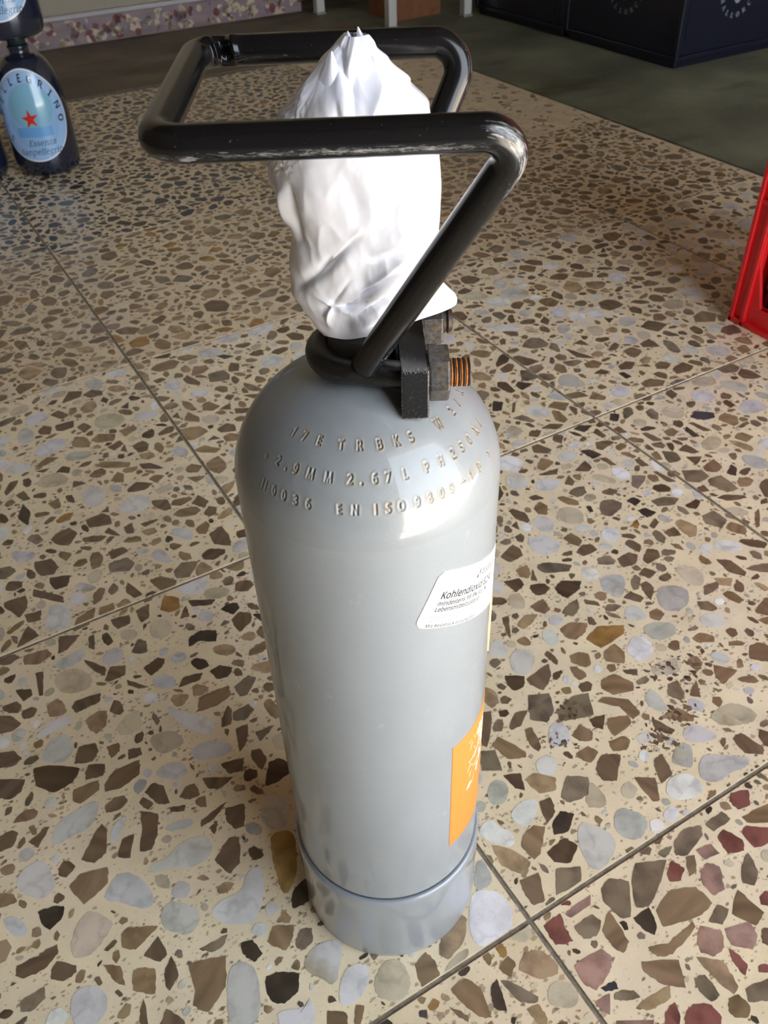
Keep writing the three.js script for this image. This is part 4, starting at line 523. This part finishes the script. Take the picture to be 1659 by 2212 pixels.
// ---------------------------------------------------------------- white plastic wrapped over the valve
const bag = new THREE.Group(); bag.name = 'plastic_wrap'; bag.position.set(0, 0.396, 0); scene.add(bag);
tag(bag, 'crumpled white plastic film wrapped over the cylinder valve under the black handle', 'plastic wrap');
{
  const Lt = [[0.396, 0.0123], [0.403, 0.0166], [0.409, 0.0200], [0.414, 0.0226], [0.424, 0.0225], [0.435, 0.0208], [0.445, 0.0235], [0.453, 0.0258], [0.462, 0.0248], [0.471, 0.0214], [0.478, 0.0152], [0.484, 0.0100], [0.489, 0.0066], [0.4945, 0.0010]];
  const Rt = [[0.396, 0.0123], [0.402, 0.0186], [0.411, 0.0255], [0.42, 0.0272], [0.433, 0.0286], [0.448, 0.0292], [0.462, 0.0284], [0.473, 0.0246], [0.48, 0.0174], [0.486, 0.0095], [0.4895, 0.0050], [0.4945, 0.0010]];
  const Dt = [[0.396, 0.0123], [0.404, 0.0126], [0.413, 0.0146], [0.422, 0.0172], [0.433, 0.0198], [0.45, 0.0225], [0.465, 0.0220], [0.475, 0.0165], [0.485, 0.0075], [0.4895, 0.0038], [0.4945, 0.0008]];
  // creases on the front: [x0, y0, x1, y1, depth, width] in millimetres from the neck's axis
  const CR = [[0, 440, -20, 419, -3.4, 2.2], [2, 443, -18, 421, 1.4, 1.6], [-19, 455, -17, 437, -2.8, 1.6], [-22, 452, -20.5, 441, 2.0, 1.6], [-4, 415, 22, 430, -3.0, 2.2], [0, 411, 24, 421, -3.0, 2.2], [-2, 418, 20, 434, 1.2, 1.5], [6, 433, 27, 434, -2.4, 2.4], [-12, 413, 6, 416, -1.8, 1.4], [-12, 410, -2, 425, -1.2, 1.2], [-10, 406, -9, 416, 1.6, 1.2], [-14, 418, -2, 411, 1.0, 1.2], [2, 404, 12, 408, -1.6, 1.6], [8, 424, 26, 426, 0.9, 1.4], [-8, 433, -12, 428, -1.2, 0.9], [-4, 490, 3, 479, -2.4, 1.5], [4, 491, 10, 481, 2.0, 1.8], [10, 481, 6, 472, 2.2, 2.0], [3, 484, 2, 471, -2.6, 3.2], [12, 483, 25, 477, -1.4, 1.6], [-9, 484, -14, 475, 1.2, 1.6], [-3, 479, -2, 470, -1.4, 2.2]];
  const NU = 260, NV = 190;
  const g = surface((a, b) => {
    const th = (a - 0.5) * 2 * Math.PI, right = sm(0.3, 0.7, a), side = Math.sin(th), front = Math.cos(th);   // a = 0.5 faces the front
    const rim = 0.4924;
    const foot = 0.3972 + 0.0100 * Math.exp(-(((th - 1.5) / 0.5) ** 2)) + 0.0042 * Math.max(0, Math.cos(th)) + 0.0004 * Math.sin(th * 5);
    let y = foot + (rim - foot) * b;
    const w = side < 0 ? lin(Lt, y) : lin(Rt, y), d = lin(Dt, y), sq = 1 / Math.sqrt(side * side / w / w + front * front / d / d);
    let r = sq + 0.0118 * Math.exp(-(((th - 1.5) / 0.30) ** 2)) * (1 - sm(0.406, 0.420, y)) ;
    const top = sm(0.466, 0.484, y); r *= 1 + top * (0.10 * Math.cos(3 * th + 0.4 + (y - 0.47) * 60) + 0.09 * Math.cos(5 * th + 0.5 - (y - 0.47) * 60));
    r += 0.0022 * top * Math.max(0, Math.cos(th - 0.5));
    const x = r * side * 1000, ym = y * 1000; let q = 0;
    if (front > -0.1) for (const [x0, y0, x1, y1, dep, wd] of CR) {
      const dx = x1 - x0, dy = y1 - y0, l2 = dx * dx + dy * dy, t = Math.max(0, Math.min(1, ((x - x0) * dx + (ym - y0) * dy) / l2)), dist = Math.hypot(x - x0 - dx * t, ym - y0 - dy * t), fade = Math.sin(Math.PI * Math.min(1, Math.max(0, 0.06 + 0.9 * t))) ** 0.6;
      q += dep * fade * Math.exp(-(Math.abs(dist / wd / 0.72) ** 1.4));
    }
    const nx = Math.sin(th) * 2.2, nz = Math.cos(th) * 2.2, big = noise.noise(nx * 1.1 + 3, ym * 0.045, nz * 1.1), rid = 0.5 - Math.abs(noise.noise(nx * 1.5 + ym * 0.03, ym * 0.09, nz * 1.5 + 5)), fine = 0.4 - Math.abs(noise.noise(nx * 4 + 9, ym * 0.22, nz * 4 - ym * 0.05));
    r += (q + 0.9 * big + 0.6 * rid + 0.12 * fine - 0.35) * 0.001 * sm(0, 0.06, b);
    const lumps = Math.exp(-(((th + 1.35) / 0.5) ** 2)) * sm(0.455, 0.462, y) * (1 - sm(0.476, 0.484, y)); r += lumps * 0.0016 * Math.abs(noise.noise(nx * 7, ym * 0.5, nz * 7));
    return V3(r * side - 0.0004 + 0.0026 * sm(0.482, 0.493, y), y - 0.396, r * front);
  }, NU, NV);
  closeSeam(g, NU);
  const film = phy({ color: 0xe8e9f2, roughness: 0.26, clearcoat: 0.5, clearcoatRoughness: 0.12, side: THREE.DoubleSide });
  mesh('film', g, film, bag);
  // the gathered end of the film stands up in three pointed folds
  const fold = (tip, a, b, bulge, mid) => { const A = V3(...a), B = V3(...b), T0 = V3(...tip), M = V3(...mid); return surface((p, t) => { const base = A.clone().multiplyScalar((1 - p) ** 2).addScaledVector(M, 2 * p * (1 - p)).addScaledVector(B, p * p), k = t * 0.97; return base.lerp(T0, k).add(V3(0.25, 0.35, 1).normalize().multiplyScalar(bulge * Math.sin(Math.PI * p) ** 1.3 * (1 - k) * (0.4 + k))); }, 20, 20); };
  const folds = [fold([-3.9, 94.2, 6.5], [-17, 69, 12], [3.0, 77, 13], 2.6, [-7, 65, 21]), fold([0.9, 97.6, 0.5], [-3.5, 88, 4], [4.6, 91, 4.5], 1.2, [1, 87, 7]), fold([3.8, 98.4, -0.5], [2.2, 91, 3.5], [12, 85.5, 4], 1.6, [7, 87, 7])];
  folds.forEach((f) => { f.scale(0.001, 0.001, 0.001); mesh('pointed_fold', f, film, bag); });
}

// ---------------------------------------------------------------- water bottles in the back left
const bottleLabel = tex(canvas(1024, 1024, (c, W) => {
  c.fillStyle = '#5f7f9a'; c.fillRect(0, 0, W, W);
  c.translate(512, 512); c.fillStyle = '#1d2a44'; c.beginPath(); c.ellipse(0, 0, 505, 505, 0, 0, 7); c.fill(); c.fillStyle = '#e8eef4'; c.beginPath(); c.ellipse(0, 0, 496, 496, 0, 0, 7); c.fill(); c.fillStyle = '#9dc0e6'; c.beginPath(); c.ellipse(0, 0, 480, 480, 0, 0, 7); c.fill();
  c.fillStyle = '#8fb6de'; c.beginPath(); c.ellipse(40, 0, 320, 390, 0, 0, 7); c.fill(); c.fillStyle = '#7fb4cc'; c.beginPath(); c.ellipse(40, -100, 270, 250, 0, 0, 7); c.fill(); c.fillStyle = '#6aa3dc'; c.fillRect(-200, 110, 440, 110);
  c.fillStyle = '#cf2f22'; c.beginPath(); for (let i = 0; i < 10; i++) { const a = -Math.PI / 2 + i * Math.PI / 5 - 0.1, r = i % 2 ? 42 : 112; c.lineTo(0 + r * Math.cos(a), 20 + r * Math.sin(a)); } c.fill();
  c.fillStyle = '#1f2b45'; c.textAlign = 'center'; c.textBaseline = 'middle'; c.font = 'bold 118px sans-serif'; const s = 'S.PELLEGRINO'; for (let i = 0; i < s.length; i++) { const a = Math.PI * (0.80 + i / (s.length - 1) * 1.25); c.save(); c.translate(405 * Math.cos(a), 405 * Math.sin(a)); c.rotate(a + Math.PI / 2); c.fillText(s[i], 0, 0); c.restore(); }
  c.font = 'italic 92px serif'; c.fillText('Essenza', 70, 285); c.fillText('Sanpellegrino', 60, 385);
}), true, THREE.ClampToEdgeWrapping);
function makeBottle() {
  const t = new THREE.Group(); t.name = numbered('water_bottle'); scene.add(t);
  const R = 0.0585, prof = [[0.0005, 0.004], [0.03, 0.002], [0.046, 0.0], [0.053, 0.003], [0.0565, 0.010], [R, 0.024]]; for (let i = 1; i <= 10; i++) prof.push([R - 0.0008 * i / 10, 0.024 + 0.078 * i / 10]); for (let i = 1; i <= 22; i++) { const f = i / 22; prof.push([0.0177 + (R - 0.0185) * Math.cos(f * Math.PI / 2) ** 0.85, 0.102 + 0.094 * Math.sin(f * Math.PI / 2) ** 1.1]); }
  prof.push([0.0168, 0.2], [0.0168, 0.205], [0.019, 0.206], [0.019, 0.2085], [0.0165, 0.21]);
  mesh('body', lathe(prof, 72), phy({ color: 0x1c2233, roughness: 0.16, clearcoat: 1, clearcoatRoughness: 0.05 }), t);
  const cap = [[0.0005, 0.222], [0.0145, 0.222], [0.0155, 0.221], [0.0158, 0.2105], [0.0005, 0.2105]].reverse(); mesh('cap', lathe(cap, 40), phy({ color: 0x24322f, roughness: 0.35 }), t);
  // oval label that follows the bottle's side
  const rAt = (y) => { for (let i = 1; i < prof.length; i++) if (prof[i][1] >= y && i > 4) { const a = prof[i - 1], b = prof[i]; return a[0] + (b[0] - a[0]) * (y - a[1]) / Math.max(1e-6, b[1] - a[1]); } return R; };
  const n = 48, ey = 0.077, cy = 0.105, ea = 1.22;
  const g = surface((a, b) => { const f = a * 2 * Math.PI, k = b; const y = cy + ey * k * Math.sin(f), ph = ea * k * Math.cos(f), r = rAt(y) + 0.0005; return V3(r * Math.sin(ph), y, r * Math.cos(ph)); }, 96, n, (a, b) => [0.5 + 0.493 * b * Math.cos(a * 2 * Math.PI), 0.5 + 0.493 * b * Math.sin(a * 2 * Math.PI)]);
  g.index.array.reverse(); g.computeVertexNormals();
  const lab = mesh('label', g, phy({ map: bottleLabel, roughness: 0.22, clearcoat: 0.9, clearcoatRoughness: 0.06, side: THREE.DoubleSide }), t); lab.userData.label = 'pale blue oval label with red star';
  return t;
}
{
  const b = makeBottle(), place = (o, x, y, z, ry) => { o.position.set(x, y, z); o.rotation.y = ry; };
  place(b, -0.596, 0, -1.40, 0.12); tag(b, 'dark water bottle with blue oval label and red star on the terrazzo, nearest the handle', 'bottle');
  const c = b.clone(); c.name = numbered('water_bottle'); scene.add(c); place(c, -0.722, 0, -1.37, 0.5); tag(c, 'water bottle cut off by the left edge of the photo, beside the first', 'bottle');
  const d = b.clone(); d.name = numbered('water_bottle'); scene.add(d); place(d, -0.604, 0.2222, -1.41, 0.1); tag(d, 'upper water bottle standing on the cap of another in the top left corner', 'bottle');
}

// ---------------------------------------------------------------- red crate with bottles at the right
{
  const cu = 1.718, cv = 1.194, W = 0.30, D = 0.40, H = 0.30, g = thing('red_crate', cu, cv, 0);   // origin at the far left corner; x to the right, z towards the door
  tag(g, 'bright red plastic bottle crate standing on the floor at the right edge', 'crate');
  const red = phy({ color: 0xe0161f, roughness: 0.36, clearcoat: 0.3, clearcoatRoughness: 0.2 });
  const side = (len, corners) => {   // one wall in its own frame: x along, y up, z = 0 is the outer face
    const s = new THREE.Shape(); s.moveTo(0, 0); s.lineTo(len, 0); s.lineTo(len, H); s.lineTo(0, H); s.closePath();
    const h = new THREE.Path(), a = 0.0245, bot = 0.018, top = H - 0.05, ch = 0.026; h.moveTo(a + ch * 0.6, bot + 0.012); h.lineTo(len - a - ch * 0.6, bot + 0.012); h.lineTo(len - a, bot + 0.012 + ch * 2); h.lineTo(len - a, top); h.lineTo(a, top); h.lineTo(a, bot + 0.012 + ch * 2); h.closePath(); s.holes.push(h);
    const panel = new THREE.ExtrudeGeometry(s, { depth: 0.0035, bevelEnabled: true, bevelThickness: 0.0006, bevelSize: 0.0006, bevelSegments: 1, bevelOffset: -0.0006 }); panel.translate(0, 0, -0.0085);
    const ribs = [];
    for (const x of corners ? [0.0032, 0.0208, len - 0.0208, len - 0.0032] : [0.0208, len - 0.0208]) ribs.push(box(0.0062, H, 0.014, 0.0016, x, H / 2, -0.007));
    ribs.push(box(len, 0.0075, 0.014, 0.0016, len / 2, 0.00375, -0.007), box(len - 0.04, 0.005, 0.010, 0.0012, len / 2, 0.0275, -0.009), box(len, 0.008, 0.016, 0.002, len / 2, H - 0.004, -0.008), box(len, 0.006, 0.012, 0.0016, len / 2, H - 0.05, -0.008));
    for (const x of [0.0122, len - 0.0122]) for (const y of [0.155, 0.235]) ribs.push(box(0.018, 0.006, 0.012, 0.0014, x, y, -0.007));
    return [panel, mergeGeometries(ribs)];
  };
  for (const [len, turn, x, z] of [[D, -Math.PI / 2, 0, 0], [D, Math.PI / 2, W, D], [W - 0.030, 0, 0.015, D - 0.0006], [W - 0.030, Math.PI, W - 0.015, 0.0006]]) {
    const [p, r] = side(len, len === D); for (const q of [p, r]) { q.rotateY(turn); q.translate(x, 0, z); }
    const m = mesh('side_panel', p, red, g); mesh('ribs', r, red, m);
  }
  mesh('bottom', box(W - 0.012, 0.006, D - 0.012, 0.002, W / 2, 0.011, D / 2), red, g);
  [1, 2].forEach((k) => { const c = g.clone(); c.name = numbered('red_crate'); c.position.y = k * (H + 0.0015); scene.add(c); tag(c, ['bright red plastic crate stacked directly on the lowest red crate', 'topmost red plastic crate of the stack at the right edge'][k - 1], 'crate', 'stacked red crates'); });
  const glass = phy({ color: 0x16201a, roughness: 0.1, clearcoat: 1, clearcoatRoughness: 0.04 }), paper = std({ map: tex(canvas(512, 256, (c, w, h) => {
    c.fillStyle = '#e6dedd'; c.fillRect(0, 0, w, h); c.fillStyle = '#8b5d5d'; c.globalAlpha = 0.5; for (let k = 0; k < 4; k++) { c.beginPath(); c.ellipse(64 + k * 128, 70, 30, 60, 0.4, 0, 7); c.fill(); } c.globalAlpha = 1; c.strokeStyle = '#6b6b66'; c.lineWidth = 2; c.beginPath(); c.moveTo(0, 172); c.lineTo(w, 172); c.stroke();
  })), roughness: 0.6 });
  const bottle = (n, x, z, label) => {
    const b = thing('glass_bottle', cu + x / T, cv - z / T, 0.0142); tag(b, label, 'bottle', 'dark glass bottles in the red crate');
    const p = [[0.0005, 0.003], [0.028, 0.0], [0.0345, 0.003], [0.0365, 0.009], [0.0365, 0.15]]; for (let i = 1; i <= 12; i++) p.push([0.0135 + 0.023 * Math.cos(i / 12 * Math.PI / 2), 0.15 + 0.055 * Math.sin(i / 12 * Math.PI / 2)]); p.push([0.0132, 0.262], [0.0145, 0.263], [0.0145, 0.272], [0.012, 0.273], [0.0005, 0.273]);
    mesh('body', lathe(p, 48), glass, b); mesh('label', lathe([[0.0366, 0.032], [0.0369, 0.033], [0.0369, 0.124], [0.0366, 0.125]], 48), paper, b).userData.label = 'white paper label'; return b;
  };
  const b0 = bottle(0, 0.0530, 0.0525, 'dark glass bottle with white paper label seen through the red crate, nearest its corner');
  [[0.0530, 0.1325], [0.133, 0.0525], [0.133, 0.1325]].forEach(([x, z], i) => { const b = b0.clone(); b.name = numbered('glass_bottle'); scene.add(b); b.position.copy(roomPoint(cu + x / T, cv - z / T, 0.0142)); tag(b, ['dark glass bottle in the red crate, second along its left side', 'dark glass bottle in the red crate, behind the corner one', 'dark glass bottle in the red crate, innermost in the second row'][i], 'bottle', 'dark glass bottles in the red crate'); });
}

// ---------------------------------------------------------------- navy crates at the back right
{
  const navyHex = '#080d22', navy = phy({ color: navyHex, roughness: 0.42, clearcoat: 0.2 });
  const print = tex(canvas(1024, 512, (c, W, H) => {
    c.fillStyle = navyHex; c.fillRect(0, 0, W, H); c.fillStyle = c.strokeStyle = '#8a8d92'; c.textAlign = 'center'; c.textBaseline = 'middle';
    const cx = 512, cy = 190; c.font = 'bold 50px serif'; const s = 'MALLORCA'; for (let i = 0; i < 8; i++) { const a = Math.PI * (0.90 - i / 7 * 0.80); c.save(); c.translate(cx + 178 * Math.cos(a), cy + 178 * Math.sin(a)); c.rotate(a - Math.PI / 2); c.fillText(s[i], 0, 0); c.restore(); }
    c.font = 'bold 170px serif'; c.fillText('J', cx - 130, cy - 70); c.fillText('I', cx - 62, cy - 70); c.fillText('A', cx + 76, cy - 70); c.fillText('R', cx + 165, cy - 70);
    c.lineWidth = 22; c.beginPath(); c.moveTo(cx + 20, cy - 170); c.bezierCurveTo(cx + 18, cy - 40, cx + 40, cy + 80, cx + 2, cy + 84); c.bezierCurveTo(cx - 44, cy + 84, cx - 30, cy - 20, cx + 14, cy - 60); c.stroke();
  }), true, THREE.ClampToEdgeWrapping);
  const printMat = phy({ map: print, roughness: 0.42, clearcoat: 0.2 });
  function crate(v, label) {
    const W = 0.34, D = 0.395, H = 0.29, g = thing('navy_crate', 3.72, v, 0); tag(g, label, 'crate', 'navy crates in the back right corner');
    const b = [box(W, 0.012, D, 0.003, W / 2, 0.020, -D / 2), box(W - 0.016, 0.016, D - 0.016, 0.003, W / 2, 0.008, -D / 2)];
    mesh('base', mergeGeometries(b), navy, g);
    for (const [w, d, x, z] of [[0.008, D, 0.006, -D / 2], [0.008, D, W - 0.006, -D / 2], [W, 0.008, W / 2, -0.006], [W, 0.008, W / 2, -D + 0.006]]) mesh('side_panel', box(w, H - 0.03, d, 0.003, x, 0.026 + (H - 0.03) / 2, z), navy, g);
    const rim = [box(W + 0.006, 0.02, 0.016, 0.004, W / 2, H - 0.01, -0.006), box(W + 0.006, 0.02, 0.016, 0.004, W / 2, H - 0.01, -D + 0.006), box(0.016, 0.02, D, 0.004, 0.006, H - 0.01, -D / 2), box(0.016, 0.02, D, 0.004, W - 0.006, H - 0.01, -D / 2)]; mesh('rim', mergeGeometries(rim), navy, g);
    const ribs = []; for (const [x, z] of [[0.004, -0.004], [W - 0.004, -0.004], [0.004, -D + 0.004], [W - 0.004, -D + 0.004]]) ribs.push(box(0.012, H - 0.04, 0.012, 0.003, x, H / 2, z)); mesh('corner_posts', mergeGeometries(ribs), navy, g);
    const logo = (x, z, turn) => { const q = new THREE.BoxGeometry(0.30, 0.15, 0.0012); q.rotateY(turn); q.translate(x, 0.125, z); mesh('printed_logo', q, printMat, g).userData.label = 'white lettering ring reading MALLORCA'; };
    logo(0.0014, -0.19, -Math.PI / 2); logo(W * 0.5, -0.0014, 0); return g;
  }
  crate(3.453, 'navy blue plastic crate printed MALLORCA, the front one with its corner towards the room');
  crate(4.46, 'navy blue plastic crate standing in line directly behind the front navy crate');
}

// ---------------------------------------------------------------- white rack and boxes against the back
{
  const g = thing('storage_rack', 2.81, 6.175, 0); tag(g, 'white metal rack leg frame standing on the dark floor at the back', 'rack');
  const white = std({ color: 0xc9c6bd, roughness: 0.5 }), X = 0.26, Z = 0.305;
  for (const [x, z] of [[0, 0], [0.068, Z], [X, 0], [X + 0.06, Z]]) { const l = mesh('leg', box(0.026, 0.78, 0.026, 0.003, x, 0.396, z), white, g); mesh('foot', box(0.03, 0.006, 0.03, 0.002, x, 0.003, z), std({ color: 0x9a968c, roughness: 0.6 }), l); }
  for (const y of [0.4, 0.78]) mesh('shelf', box(X + 0.12, 0.022, Z + 0.04, 0.003, X / 2 + 0.03, y, Z / 2), white, g);
  const b = thing('cardboard_box', 3.30, 5.75, 0, 0.1); tag(b, 'brown cardboard box on the floor under the white rack', 'box');
  const card = std({ map: noiseTexture(128, 128, (x, y) => { const f = 1 + 0.2 * fbm(x * 6, y * 6, 5, 3) + 0.05 * Math.sin(y * 300); return [128 * f, 82 * f, 52 * f]; }), roughness: 0.85 });
  mesh('carton', box(0.16, 0.16, 0.14, 0.003, 0, 0.08, 0), card, b); mesh('flap', box(0.158, 0.004, 0.068, 0.001, 0, 0.1625, 0.036), card, b); mesh('flap', box(0.158, 0.004, 0.068, 0.001, 0, 0.1625, -0.036), card, b);
  const c = thing('dark_crate', 2.98, 6.75, 0); tag(c, 'dark reddish crate in the shade behind the white rack', 'crate');
  const dm = std({ color: 0x4a2f2a, roughness: 0.7 }); for (const y of [0.04, 0.11, 0.18]) { mesh('slat', box(0.26, 0.05, 0.012, 0.002, 0, y, 0.1), dm, c); mesh('slat', box(0.012, 0.05, 0.2, 0.002, -0.13, y, 0), dm, c); mesh('slat', box(0.012, 0.05, 0.2, 0.002, 0.13, y, 0), dm, c); } for (const [x, z] of [[-0.115, 0.085], [0.115, 0.085], [-0.115, -0.085], [0.115, -0.085]]) mesh('post', box(0.02, 0.21, 0.02, 0.002, x, 0.105, z), dm, c);
}
renderer.render(scene, camera);
